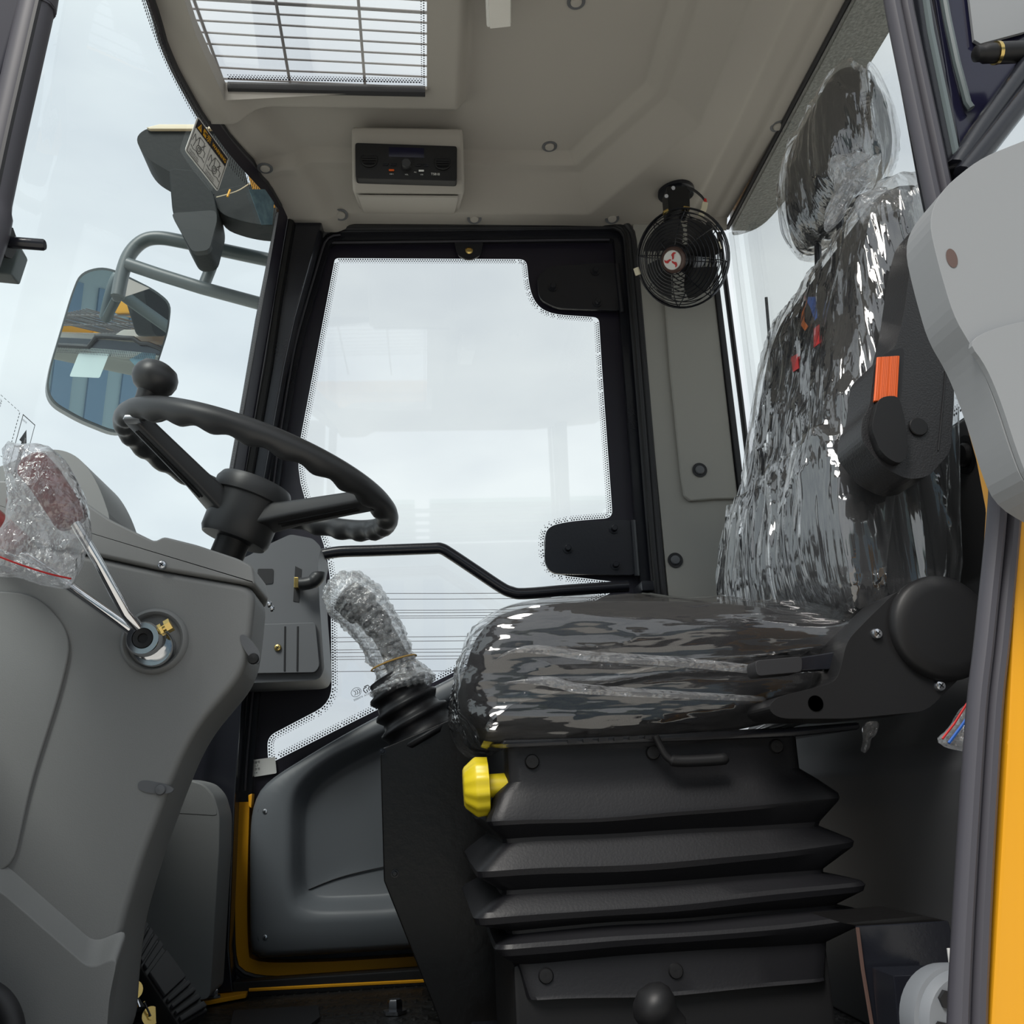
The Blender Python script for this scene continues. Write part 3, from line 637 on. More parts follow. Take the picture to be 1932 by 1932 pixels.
M().prism(rnd(LY([(322, 402), (408, 396), (410, 415), (395, 472), (363, 476), (343, 440)], 2.275), .015, 3), (0, .02, 0), .004).build('lamp_cover', 'lamp_grey', lm)
M().prism(rnd(LY([(398, 362), (470, 345), (545, 362), (545, 424), (500, 426), (455, 418), (412, 402)], 2.3), .03, 4), (0, .08, 0), .012).build('lamp_arm', 'ext_dark', lm)
M().tube(crom(LY([(408, 372), (430, 366), (452, 358), (478, 341)], 2.27), 4), .0016, 5).build('cable', 'cream', lm)
M().tube(LY([(429, 371), (434, 358)], 2.26), .003, 6).build('cable_sleeve', 'warn_yellow', lm)

# ================================================================== NEAR SIDE: FRONT POST, REAR POST, OPEN DOOR
wl = thing('wall_left', 'near side door posts with grey rubber seal and yellow paint', None, (.5, YN, 0), kind='structure')
ed = [V((-.375, .80, 1.82))]+LY([(41, -60), (41, 0), (0, 142), (-90, 480)], .80)+[V((-.50, .80, .55)), V((-.46, .80, 0))]
M().prism(ed+[V((-.60, .80, 0)), V((-.62, .80, .8)), V((-.50, .80, 1.82))], (0, .06, 0), .004).build('front_post', 'navy_matte', wl)
sp_ = crom([V((-.345, .80, 1.8))]+LY([(85, -60), (72, 0), (42, 130), (12, 260), (-14, 380), (-40, 500)], .80)+[V((-.475, .80, .5)), V((-.44, .80, .01))], 4)
M().tube(sp_, .0165, 12).build('front_post_seal', 'seal_grey', wl)
M().tube([p+V((.007, -.012, 0)) for p in sp_], .0035, 6).build('seal_bead', 'rubber', wl)
# rear post: lower yellow, upper black
NP = [(1806, 1990), (1838, 1400), (1858, 1200), (1880, 980), (1883, 900), (1872, 820), (1846, 720), (1812, 590), (1770, 420), (1742, 290), (1690, 40), (1668, -80)]
np3 = crom([V((.385, .80, .005))]+LY(NP, .80)+[V((.535, .80, 1.8))], 5)
M().tube(np3, .010, 10, flat=.8).build('rear_post_seal', 'seal_grey', wl)
M().tube([p+V((.017, .004, 0)) for p in np3], .010, 10, flat=.8).build('rear_post_seal_inner', 'seal_grey', wl)
M().prism(LY([(1822, 1990), (1856, 1400), (1874, 1200), (1893, 985), (1896, 900), (1884, 815), (1862, 720), (1905, 780), (1925, 900), (1915, 1142), (1902, 1400), (1868, 1990)], .815), (0, .03, 0), .003).build('post_flange', 'badge_brown', wl)
M().prism(LY([(1866, 1990), (1901, 1400), (1913, 1142), (1925, 930), (1905, 830), (1868, 705), (2010, 740), (2100, 1000), (2080, 1990)], .80), (0, .06, 0), .004).build('rear_post_lower', 'yellow', wl)
M().prism([V((.555, .81, 1.82))]+LY([(1700, -80), (1724, 40), (1772, 290), (1800, 420), (1845, 600), (1885, 720), (1960, 720), (1820, 300), (1745, -80)], .81)+[V((.60, .81, 1.82))], (0, .05, 0), .004).build('rear_post_upper', 'black_paint', wl)
M().tube(LY([(1738, -60), (1756, 60), (1808, 310), (1822, 370)], .80), .004, 6).build('post_fold', 'tube_grey', wl)
# open near door hinged at the rear post
d2 = thing('door_2', 'open near door with grey inner panel and black window frame', None, (.55, .74, .4), kind='structure')
M().prism(LY([(1752, -80), (1812, 300), (1816, 330), (1960, 140), (2100, -80)], .84), (0, .02, 0), .003).build('window_frame_plate', 'navy_paint', d2)
M().tube(LY([(1770, -60), (1788, 40), (1805, 120), (1825, 195), (1832, 205)], .832), .0045, 8).build('weld_bead', 'tube_grey', d2)
M().prism(LY([(1822, -60), (1838, 75), (1850, 82), (1932, 60), (2080, -20), (2080, -90)], .833), (0, .004, 0)).build('door_pane', 'pale_grey', d2, smooth=0)
M().tube(LY([(1806, 318), (1850, 250), (1932, 135), (2050, -20)], .80), .012, 10).build('frame_tube', 'black_paint', d2)
M().tube(LY([(1818, 330), (1870, 265), (1940, 175), (2050, 40)], .79), .011, 10).build('frame_tube', 'black_paint', d2)
hb = PY(1880, 100, .80); ha = (PY(1830, 102, .80)-hb).normalized()
M().lathe([(.0115, -.03), (.0115, 0), (.0105, .001), (.0105, .014), (.0085, .017), (.0085, .024), (.006, .026), (1e-4, .026)], hb, ha, 16).build('hinge_bolt', 'black_plastic', d2)
M().lathe([(.0122, -.002), (.0122, .002)], hb, ha, 16).build('bolt_washer', 'brass', d2)
po = rnd(LY([(2080, 215), (1940, 262), (1850, 298), (1778, 356), (1751, 412), (1768, 490), (1800, 600), (1838, 660), (1872, 745), (1905, 850), (1935, 925), (2090, 1010)], .70), .02, 4)
gp = M().prism(po, (0, .045, 0), .010, 3).build('inner_panel', 'pale_grey', d2, 50)
M().prism(rnd(LY([(2080, 590), (1890, 618), (1815, 648), (1850, 690), (1880, 760), (1912, 860), (1938, 925), (2090, 1000)], .699), .02, 4), (0, -.006, 0), .004).build('panel_step', 'pale_grey', gp, 50)
hc = PY(1796, 487, .6995); M().add([hc+V((math.cos(t*.3142)*.0052, 0, math.sin(t*.3142)*.0095)) for t in range(20)], [list(range(20))]).build('panel_hole', 'badge_brown', gp, smooth=0)
# bracket with bolt by the near front post
bk = thing('latch_striker', 'grey bracket with a black bolt pointing right at the left edge', 'bracket', PY(10, 460, .82))
M().prism(LY([(-60, 380), (0, 402), (38, 470), (22, 518), (-60, 510)], .84), (0, .02, 0), .002).build('plate', 'tube_grey', bk)
M().tube(LY([(-30, 452), (18, 457)], .82), .0155, 8).build('nut', 'black_plastic', bk)
M().tube(LY([(15, 457), (82, 462), (85, 462)], .82), [.0055, .0055, .0045], 12).build('pin', 'black_paint', bk)

# ================================================================== FRONT CONSOLE
co = thing('steering_console', 'large grey moulded steering console with a lever pivot on its side', 'console', (-.45, 1.4, 0))
near = [(482, 1106), (474, 1190), (466, 1250), (448, 1285), (420, 1318), (380, 1365), (352, 1412), (330, 1462), (310, 1512), (268, 1625), (232, 1745), (222, 1800), (213, 1880), (205, 1990), (-150, 1990), (-150, 1015), (0, 1015), (150, 1042), (296, 1074)]
nr = rnd(LY(near, 1.2), .02, 4); nr = [V((p.x, 1.2, p.z)) for p in nr]
def sh(y, dx, ins=0): b = inset_xz(nr, ins) if ins else nr; return [V((p.x+dx, y, p.z)) for p in b]
body = M().weighted().loft([sh(1.2, 0, .010), sh(1.2025, 0, .004), sh(1.209, 0, 0), sh(1.30, -.002), sh(1.345, -.012), sh(1.37, -.035), sh(1.66, -.13)]).build('body', 'grey', co, 55)
lr1 = LY([(-150, 1592), (12, 1632), (178, 1778), (240, 1752), (216, 1880), (206, 1990), (-150, 1990)], 1.199); lr2 = LY([(-150, 1642), (0, 1684), (170, 1832), (222, 1808), (206, 1882), (198, 1990), (-150, 1990)], 1.174)
lr1, lr2 = rnd(lr1, .012, 4), rnd(lr2, .012, 4); lm_ = [p.lerp(q_, .12)+V((0, .001, 0)) for p, q_ in zip(lr1, lr2)]; lm2 = [p.lerp(q_, .88)+V((0, -.001, 0)) for p, q_ in zip(lr1, lr2)]
M().weighted().loft([lr1, lm_, lm2, lr2], True, False, True).build('kick_bulge', 'grey', co, 60)
M().prism(rnd(LY([(-150, 1110), (70, 1120), (140, 1200), (118, 1300), (62, 1475), (24, 1650), (-150, 1640)], 1.2), .03, 5), (0, -.005, 0), .0045, 4).build('side_bulge', 'grey', co, 60)
top = LY([(482, 1104), (476, 1066), (449, 1052), (371, 1026), (307, 1010), (292, 1020), (206, 978), (139, 931), (60, 905), (-150, 905), (-150, 1014), (0, 1014), (150, 1040), (296, 1072)], 1.196)
tb_ = [p for p in rnd(top, .006, 3)]
def sh2(y, dx, ins=0): b = inset_xz(tb_, ins) if ins else tb_; return [V((p.x+dx, y, p.z)) for p in b]
tc_ = M().weighted().loft([sh2(1.196, 0, .004), sh2(1.199, 0, .001), sh2(1.206, 0, 0), sh2(1.30, 0), sh2(1.345, -.010), sh2(1.37, -.033), sh2(1.66, -.13)]).build('top_cover', 'grey_smooth', co, 50)
screw('cover_screw', PY(306, 1066, 1.195), (0, -1, 0), .0058, 'zinc', co)
for px, py in ((508, 1140), (513, 1148)): screw('cover_screw', PX(px, py, PY(480, 1125, 1.25).x+.001), (1, 0, 0), .005, 'zinc', co)
def scoop(pts, y, nm):  # flat plate, not cut in; the hollow's shade is put into its darker grey
    o = M().prism(rnd(LY(pts, y), .01, 5), (0, .004, 0)).build('scoop_shade', 'grey_dark', co, smooth=0); return o
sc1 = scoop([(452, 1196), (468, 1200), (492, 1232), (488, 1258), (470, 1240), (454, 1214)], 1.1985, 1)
M().lathe([(.007, 0), (.006, .003), (1e-4, .004)], PY(478, 1243, 1.198), (0, -1, 0), 14).build('scoop_screw', 'black_plastic', sc1)
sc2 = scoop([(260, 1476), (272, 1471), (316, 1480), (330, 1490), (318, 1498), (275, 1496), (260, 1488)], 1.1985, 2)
M().lathe([(.0065, 0), (.0055, .003), (1e-4, .004)], PY(303, 1490, 1.198), (0, -1, 0), 14).build('scoop_screw', 'grey_dark', sc2)
pc = PY(292, 1210, 1.2)
M().lathe([(.041, .001), (.040, -.006), (.036, -.0085), (.0325, -.006), (.031, .012), (1e-4, .012)], pc, (0, 1, 0), 40).build('pivot_bezel', 'grey', co, 60)
M().lathe([(.0305, .004), (1e-4, .004)], pc, (0, 1, 0), 32).build('pivot_hole', 'ink', co)
hood = rnd(LY([(-140, 1010), (-60, 905), (0, 880), (45, 862), (80, 850), (110, 847), (142, 858), (168, 884), (190, 925), (212, 990), (150, 1010)], 1.42), .02, 4)
M().prism(hood, (0, .16, 0), .012, 3).build('instrument_hood', 'grey_smooth', co, 50)
# grey kick panel low beside the far door
kp = thing('kick_panel', 'tall grey plastic side cover standing behind the accelerator pedal', 'panel', PY(330, 1880, 1.95))
M().prism(rnd(LY([(300, 1470), (352, 1470), (384, 1478), (404, 1500), (415, 1540), (414, 1600), (396, 1885), (230, 1905), (240, 1500)], 1.95), .012, 4), (0, .12, 0), .012, 3).build('cover', 'grey', kp, 50)
M().prism(rnd(LY([(300, 1472), (352, 1471), (383, 1480), (402, 1501), (412, 1540), (330, 1535), (300, 1528)], 1.949), .01, 3), (0, .03, 0), .006).build('cover_top', 'grey', kp, 50)

# ================================================================== CONTROL LEVERS WITH RED GRIPS
def lever(name, lab, rod, grip, y0, y1):
    t = thing(name, lab, 'lever', PY(275, 1207, 1.17)); n_ = len(rod)
    R = [PY(a, b, y0+(y1-y0)*i/(n_-1)) for i, (a, b) in enumerate(rod)]
    M().tube(R, [.0075, .0068]+[.0062]*(n_-2), 12).build('rod', 'chrome', t)
    G = [PY(a, b, y1) for a, b in grip]; k = len(G)
    M().tube(crom(G, 5), [.0]+[.017]+[.0195]*((k-1)*5-3)+[.016, .0], 16).build('grip', 'red_grip', t, 60)
    return t
l1 = lever('control_lever', 'chrome control lever with a bagged red grip, right one of the pair', [(268, 1192), (238, 1158), (185, 1060), (140, 985)], [(142, 992), (112, 945), (80, 898), (52, 868)], 1.165, 1.10)
l2 = lever('control_lever', 'chrome control lever with a red grip cut by the left edge of the picture', [(258, 1196), (225, 1172), (130, 1105), (40, 1045)], [(46, 1048), (0, 1005), (-45, 965), (-80, 935)], 1.18, 1.15)
hc = PY(276, 1208, 1.17)
M().lathe([(.0215, .030), (.0215, .003), (.0205, -.002), (.0205, -.012), (.0185, -.016), (.0125, -.016), (.0125, -.012), (1e-4, -.012)], hc, (0, 1, 0), 32).build('pivot_hub', 'chrome', l1)
M().lathe([(.0125, -.0125), (.0115, -.0165), (.006, -.0155), (.005, -.011), (1e-4, -.011)], hc, (0, 1, 0), 24).build('pivot_plug', 'black_plastic', l1)
M().lathe([(.0225, .004), (.0238, .006), (.0238, .020), (.0225, .022)], hc+V((.004, .01, -.006)), (0, 1, 0), 32).build('pivot_sleeve', 'chrome', l2)
bd = (PY(327, 1176, 1.165)-PY(296, 1193, 1.165)).normalized(); b0 = PY(296, 1193, 1.165)
M().lathe([(.0075, 0), (.0075, .008)], b0, bd, 6).build('lock_nut', 'brass', l1, 20); M().lathe([(.0045, .008), (.0045, .013)], b0, bd, 12).build('lock_thread', 'brass', l1)
M().lathe([(.0082, .012), (.0082, .019)], b0, bd, 6).build('lock_bolt', 'brass', l1, 20)
# zip bag over the grip
def crumple(outline, y, depth, name, m, label, cat, amp=.006, k=56, freq=38, parent=None):
    base = resamp(rnd(LY(outline, y), .01, 4), k); c = sum(base, V())/k; rings = []
    for side in (-1, 1):
        seq = [(1.0, 0), (.97, .35), (.9, .6), (.78, .8), (.62, .93), (.45, 1), (.28, 1), (.12, 1)]
        rr = []
        for s_, d_ in seq:
            ring = []
            for p in base:
                q_ = c.lerp(p, s_); q_ = V((q_.x, y+side*depth*d_, q_.z)); nz_ = noise.noise(q_*freq)+.6*noise.noise(q_*freq*2.6+V((5, 3, side)))
                ring.append(q_+V((0, side*amp*nz_*(1 if d_ else 0), 0))+(V((1, 0, 1))*noise.noise(q_*60)*.0022))
            rr.append(ring)
        rings = (rr[::-1] + rings) if side < 0 else rings + rr[1:]
    o = M().loft(rings).build(name, m, parent, 25)
    if parent is None: tag(o, label, cat)
    return o
zb = crumple([(14, 832), (48, 842), (82, 836), (120, 862), (150, 918), (170, 982), (172, 1008), (152, 1062), (130, 1114), (90, 1106), (48, 1098), (30, 1090), (-20, 1085), (-20, 1045), (18, 1000), (24, 940), (14, 890)], 1.10, .034, 'zip_bag', 'bag', 'clear zip bag pulled over the red lever grip', 'bag')
M().tube(crom(LY([(-16, 1045), (40, 1066), (90, 1082), (134, 1092)], 1.062), 4), .0011, 5).build('zip_strip', 'red', zb)
M().tube(crom(LY([(-10, 1034), (40, 1054), (90, 1070), (136, 1080)], 1.062), 4), .0016, 5).build('zip_strip', 'bag', zb)

# ================================================================== STEERING WHEEL
sw = thing('steering_wheel', 'black three-spoke steering wheel with a round spinner knob', 'steering wheel', PY(455, 1045, YC))
ctr = PY(489, 897, YC); e1 = (PY(750, 985, YC)-PY(228, 815, YC)); RO = e1.length/2-.017; e1.normalize(); e2 = V((0, 1, 0)); wn = e1.cross(e2).normalized()
if wn.z < 0: wn = -wn
rings = []; KS = 240
for i in range(KS):
    a = 2*math.pi*i/KS; rd = e1*math.cos(a)+e2*math.sin(a); c = ctr+rd*RO; ring = []
    for j in range(16):
        b = 2*math.pi*j/16; r = .0172; dn = max(0, -math.sin(b)*.85-math.cos(b)*.5)
        r *= 1+.16*dn*(math.cos(a*26)-.2)
        ring.append(c+rd*math.cos(b)*r+wn*math.sin(b)*r*1.08)
    rings.append(ring)
rings.append(rings[0]); M().loft(rings, True, False, False).build('rim', 'wheel_rubber', sw, 60, weld=True)
hubc = PY(470, 948, YC)
def onw(px, py):
    d = ray(px, py); return CAMP+d*((ctr-CAMP).dot(wn)/d.dot(wn))
for px, py, lb in ((303, 802, 0), (668, 930, 1), (560, 990, 2)):
    e = onw(px, py) if lb < 2 else ctr+(-e1*.55+e2*.83)*RO
    e = ctr+(e-ctr).normalized()*(RO-.006); s = hubc+(e-hubc).normalized()*.035-wn*.022; d = (e-s); sd = d.cross(wn).normalized(); up = sd.cross(d).normalized(); up = up if up.dot(wn) > 0 else -up
    secs = []
    for t, w_, h_ in ((0, .026, .036), (.3, .022, .029), (.8, .020, .025), (1, .020, .024)):
        p = s+d*t-up*.004; secs.append(rnd([p-sd*w_-up*h_*.6, p-sd*w_*.8+up*h_*.4, p+sd*w_*.8+up*h_*.4, p+sd*w_-up*h_*.6], .006, 3))
    sp_o = M().loft(secs).build('spoke', 'wheel_rubber', sw, 50)
    for q_ in (-.3, .3): M().tube([s+d*.18+sd*.017*q_-up*(.004+.0315*.6), s+d*.9+sd*.015*q_-up*(.004+.0245*.6)], .0022, 6).build('spoke_groove', 'black_plastic', sp_o)
M().lathe([(.046, -.066), (.050, -.066), (.054, -.058), (.055, -.03), (.056, .002), (.05, .006), (.046, -.004), (1e-4, -.004)], hubc, wn, 40).build('hub', 'wheel_rubber', sw, 45)
M().lathe([(.050, .000), (.060, .004), (.061, .022), (.056, .032), (.040, .036), (.036, .035), (1e-4, .036)], hubc, wn, 40).build('horn_cap', 'wheel_rubber', sw, 35)
M().lathe([(.047, -.0662), (.040, -.055), (.024, -.05)], hubc, wn, 32).build('hub_skirt', 'ink', sw)
M().lathe([(.026, -.18), (.026, -.06), (.03, -.05)], hubc, wn, 24).build('column', 'black_plastic', sw)
M().lathe([(.03, -.135), (.055, -.128), (.055, -.124), (.03, -.12)], hubc+V((-.03, 0, 0)), (wn+V((.25, -.1, 0))).normalized(), 28).build('column_collar', 'grey_dark', sw)
kb = onw(298, 792); kb = ctr+(kb-ctr).normalized()*RO; ka = (wn+V((.05, 0, .0))).normalized()
M().lathe([(.012, .0), (.013, .018), (.015, .028), (.024, .033), (.031, .042), (.033, .052), (.031, .062), (.025, .071), (.014, .076), (1e-4, .077)], kb, ka, 32).build('spinner_knob', 'wheel_rubber', sw, 45)
M().obox(kb-wn*.017, (.012, 0, 0), (0, .010, 0), wn*.004, .002).build('knob_clamp', 'steel', sw)

# ================================================================== PEDAL AND FLOOR HARDWARE
pd = thing('accelerator_pedal', 'black ribbed rubber accelerator pedal under the console', 'pedal', PZ(340, 1932, 0))
A, B, Cc, D = PY(236, 1782, 1.50), PY(340, 1938, 1.44), PY(395, 1906, 1.50), PY(262, 1722, 1.58)
up = (B-A).cross(D-A).normalized(); up = up if up.dot(V((1, -.4, 1))) > 0 else -up
M().prism([A, B, Cc, D], -up*.028, .004).build('plate', 'black_plastic', pd)
for i, (t0, t1) in enumerate([(.02, .07), (.09, .14), (.16, .21), (.23, .28), (.30, .36), (.40, .68), (.71, .75), (.78, .82), (.85, .89), (.92, .97)]):
    a0, a1, d0, d1 = A.lerp(B, t0), A.lerp(B, t1), D.lerp(Cc, t0), D.lerp(Cc, t1); i_ = lambda p, q_: p.lerp(q_, .06)
    M().prism([i_(a0, d0), i_(a1, d1), i_(d1, a1), i_(d0, a0)], up*.005, .0015).build('tread_rib', 'rubber', pd)
for (px, py), (qx, qy), nm in (((252, 1868), (264, 1900), 0), ((284, 1917), (272, 1890), 1)):
    t = thing('pin_washer', ['round washer with split pin left of the pedal, upper one', 'round washer with split pin left of the pedal, lower one'][nm], 'washer', PY(px, py, 1.46), 'pedal linkage washers')
    M().lathe([(.012, 0), (.012, .002), (.005, .002), (.005, .006), (1e-4, .006)], PY(px, py, 1.46), (.5, -.8, .2), 20).build('washer', 'brass', t)
    M().tube([PY(px, py, 1.452), PY(qx, qy, 1.445)], .0014, 6).build('split_pin', 'zinc', t)
yp = M(); yp.prism(LZ([(378, 1893), (398, 1876), (475, 1866), (464, 1883), (385, 1898)], .004), (0, 0, .008), .001); tag(yp.build('anchor_plate', 'yellow', smooth=0), 'small yellow anchor plate on the floor by the far door corner', 'plate')
tag(bolt(PZ(403, 1882, .013), (0, 0, 1), .014, 'zinc', None, 'anchor_bolt'), 'hex bolt in the yellow floor plate', 'bolt')
tag(M().prism(LY([(212, 1905), (248, 1898), (252, 1906), (240, 1916), (212, 1922)], 1.55), (0, .03, 0), .001).build('yellow_bracket', 'yellow', smooth=0), 'yellow steel tab under the console beside the pedal', 'bracket')
hs = M().tube(crom(LY([(-40, 1860), (0, 1885), (22, 1925), (28, 1980)], 1.12), 5), .012, 10).build('hose', 'rubber'); tag(hs, 'black hose at the bottom left corner in front of the console', 'hose')
# ================================================================== JOYSTICK AND ITS STAND
js = M().prism(LY([(717, 1414), (868, 1349), (905, 1340), (1050, 1300), (1050, 1960), (842, 1960), (821, 1905), (724, 1662)], 1.75), (0, .17, 0), .003)
js = js.build('lever_stand', 'black_rough'); tag(js, 'black painted sheet steel stand beside the far side of the seat', 'stand')
bolt(PY(722, 1418, 1.748), (0, -1, 0), .006, 'black_paint', js, 'stand_bolt'); bolt(PY(745, 1648, 1.748), (0, -1, 0), .007, 'black_paint', js, 'stand_bolt')
jy = 1.83
jt = thing('joystick', 'control joystick with a ribbed rubber boot on the black stand', 'joystick', PY(795, 1380, jy))
b0, b1 = PY(795, 1378, jy), PY(764, 1290, jy); ja = (b1-b0).normalized(); H = (b1-b0).length
M().lathe([(.085, -.012), (.088, -.004), (.086, .0), (.07, .001), (.066, .012), (.063, .022), (.066, .028), (.070, .033), (.068, .038), (.058, .043), (.055, .054), (.060, .060), (.064, .066), (.062, .071), (.053, .076), (.050, .088), (.056, .094), (.059, .100), (.056, .105), (.046, .109), (.044, .13), (1e-4, .13)], b0-ja*.012, (ja+V((-.18, 0, .0))).normalized(), 40).build('boot', 'bellows_rubber', jt, 70)
M().tube(crom([b1]+LY([(752, 1255), (738, 1222), (720, 1190), (697, 1160), (668, 1136), (645, 1118)], jy), 5), [.026]*8+[.023]*8+[.028]*6+[.036]*4+[.034]*3+[.022, .004], 16).build('grip', 'wheel_rubber', jt, 60)
# bubble wrap
path = crom(LY([(620, 1098), (640, 1112), (664, 1130), (694, 1160), (718, 1196), (735, 1232), (748, 1262), (757, 1284), (762, 1302)], jy), 10); nP = len(path)
rk = [(0, .006), (.08, .036), (.2, .052), (.32, .052), (.45, .047), (.6, .044), (.72, .040), (.82, .048), (.92, .064), (1, .058)]
def prf(t, tab):
    for i in range(len(tab)-1):
        if t <= tab[i+1][0]: u = (t-tab[i][0])/(tab[i+1][0]-tab[i][0]); u = u*u*(3-2*u); return tab[i][1]+(tab[i+1][1]-tab[i][1])*u
    return tab[-1][1]
bw = M().tube(path, [prf(i/(nP-1), rk) for i in range(nP)], 40)
for i, p in enumerate(bw.v):
    q_ = path[min(i//40, nP-1)]; nr_ = (p-q_); ln = nr_.length
    if ln > 1e-6: bw.v[i] = p+nr_/ln*(noise.noise(p*70)*.006+noise.noise(p*190)*.004)
bw = bw.build('bubble_wrap', 'bubble', None, 30); tag(bw, 'clear bubble wrap bound around the joystick grip', 'bubble wrap')
bb = M(); rows_n = 27
for i in range(rows_n):
    t = .04+.94*i/(rows_n-1); k = t*(nP-1); a = int(k); p = path[a].lerp(path[min(a+1, nP-1)], k-a); T = (path[min(a+1, nP-1)]-path[max(a-1, 0)]).normalized()
    u = T.cross(V((0, 1, 0))).normalized(); w = V((0, -1, 0)); w = (w-T*w.dot(T)).normalized(); rr = prf(t, rk)*.86; m_ = max(5, int(2*math.pi*rr/.0135))
    for j in range(m_):
        an = 2*math.pi*(j+.5*(i % 2))/m_; d = u*math.cos(an)+w*math.sin(an)
        if d.y > .35: continue
        c = p+d*rr; e = T; f_ = d.cross(T).normalized(); r0 = .0058
        vs = []
        for rr_, hh in ((1, 0), (.9, .0025), (.55, .0042)): vs += [c+(e*math.cos(q_*.785)+f_*math.sin(q_*.785))*r0*rr_+d*hh for q_ in range(8)]
        vs.append(c+d*.0047); fs = [[a_*8+q_, a_*8+(q_+1) % 8, a_*8+8+(q_+1) % 8, a_*8+8+q_] for a_ in range(2) for q_ in range(8)]+[[16+q_, 16+(q_+1) % 8, 24] for q_ in range(8)]
        bb.add(vs, fs)
bb.build('bubbles', 'bubble', bw, 60, kind='stuff')
rbp = path[int(.70*(nP-1))]; T = (path[int(.74*(nP-1))]-path[int(.66*(nP-1))]).normalized(); u = T.cross(V((0, 1, 0))).normalized(); w = T.cross(u)
rb = M().tube([rbp+(u*math.cos(q_*.262)+w*math.sin(q_*.262))*.0445+T*.004*math.cos(q_*.262) for q_ in range(24)], .0016, 6, closed=True).build('rubber_band', 'elastic'); tag(rb, 'thin orange rubber band around the bubble wrap', 'rubber band')

# ================================================================== SEAT
Y0, Y1 = 1.215, 1.71
seat = thing('driver_seat', 'black suspension driver seat with headrest on a ribbed bellows base', 'seat', (.33, YC, 0))
cush = LY([(952, 1392), (908, 1378), (882, 1318), (884, 1250), (904, 1190), (950, 1148), (1040, 1128), (1200, 1121), (1400, 1128), (1560, 1150), (1650, 1176), (1672, 1230), (1650, 1300), (1580, 1335), (1430, 1366), (1200, 1388)], Y0)
def film(rings, m, name, label, cat, off, amp, fq, st, seed=0, sag=None):
    mb = M().loft(rings); nv = len(mb.v); bm = bmesh.new(); vv = [bm.verts.new(p) for p in mb.v]
    for f in mb.f:
        try: bm.faces.new([vv[i] for i in f])
        except ValueError: pass
    bmesh.ops.recalc_face_normals(bm, faces=bm.faces); bm.normal_update(); st = V(st); cen = sum((v.co for v in vv), V())/len(vv)
    sg_ = 1 if sum(v.normal.dot(v.co-cen) for v in vv) > 0 else -1
    for i, v in enumerate(vv):
        p = v.co.copy(); s_ = V((p.x*st.x, p.y*st.y, p.z*st.z))*fq+V((seed, seed*1.7, 0))
        a = noise.noise(s_); rdg = (1-abs(noise.noise(s_*1.9+V((9, 4, 2)))))**3; fine = noise.noise(s_*4.3)
        mb.v[i] = p+v.normal*sg_*(off+amp*max(0, .6*a+.9*rdg+.12*fine+.15)) + (sag(p) if sag else V())
    bm.free(); o = mb.build(name, m, None, 28); tag(o, label, cat); return o
M().loft(pillow(cush, Y0, Y1, .05, 72, 8)).build('cushion', 'fabric', seat, 60)
cf = film(pillow(cush, Y0-.004, Y1+.004, .05, 230, 60, 26, 12), 'film', 'cushion_cover', 'clear crinkled plastic film wrapped over the seat cushion', 'plastic film', .004, .009, 6.5, (.45, 1.0, 2.4), 3)
for top_, wd in ((crom(LY([(925, 1252), (960, 1228), (1010, 1217), (1120, 1229), (1260, 1238), (1440, 1256)], 1.198), 6), [0, 6, 18, 20, 20, 18]), (crom(LY([(935, 1290), (985, 1282), (1040, 1276), (1100, 1290), (1260, 1302), (1440, 1314)], 1.198), 6), [0, 8, 22, 20, 16, 10])):
    lo_, up_ = [], []
    for i, p in enumerate(top_):
        t = i/(len(top_)-1)*(len(wd)-1); k = min(int(t), len(wd)-2); w_ = (wd[k]+(wd[k+1]-wd[k])*(t-k))*.00069; f_ = noise.noise(p*40)*.003
        up_.append(p+V((0, f_, 0))); lo_.append(p+V((0, -.007+f_, -w_)))
    M().loft([up_, [a.lerp(b, .5)+V((0, -.006, 0)) for a, b in zip(up_, lo_)], lo_], False).build('film_pleat', 'bag', cf, 60)
back = LY([(1640, 1160), (1585, 1110), (1562, 1010), (1566, 900), (1588, 760), (1612, 600), (1636, 440), (1672, 345), (1735, 322), (1778, 370), (1800, 540), (1810, 760), (1814, 930), (1810, 1080), (1760, 1160)], Y0+.005)
M().loft(pillow(back, Y0+.005, Y1, .055, 72, 8)).build('backrest', 'fabric', seat, 60)
def bsag(p): return V(((-.012 if p.x < .6 else .004)*max(0, math.sin((p.z-.5)*4.4)), 0, 0))
film(pillow(back, Y0-.002, Y1+.008, .055, 240, 64, 26, 12), 'film_back', 'backrest_cover', 'clear pleated plastic film hanging over the seat backrest', 'plastic film', .005, .011, 10, (1.3, 1.3, .12), 5, bsag)
head = LY([(1586, 112), (1640, 104), (1676, 140), (1702, 232), (1692, 296), (1645, 340), (1602, 328), (1578, 275), (1570, 190)], 1.33)
M().loft(pillow(head, 1.33, 1.60, .05, 60, 6)).build('headrest', 'fabric', seat, 60)
film(pillow(head, 1.322, 1.608, .05, 170, 46, 20, 12), 'film_head', 'headrest_cover', 'clear plastic bag wrapped and knotted over the seat headrest', 'plastic film', .004, .008, 12, (1.2, 1.2, .35), 8)
for y in (1.42, 1.52): M().tube([PY(1600, 330, 1.33)+V((.03, y-1.33, .05)), PY(1660, 420, 1.22)+V((.02, y-1.22, -.05))], .007, 8).build('headrest_post', 'black_paint', seat)
crumple([(1560, 300), (1600, 290), (1660, 300), (1650, 352), (1610, 372), (1585, 420), (1556, 440), (1560, 390), (1580, 350)], 1.30, .018, 'film_knot', 'bag', 'bunched end of plastic film between headrest and backrest', 'plastic film', .012, 48, 60)
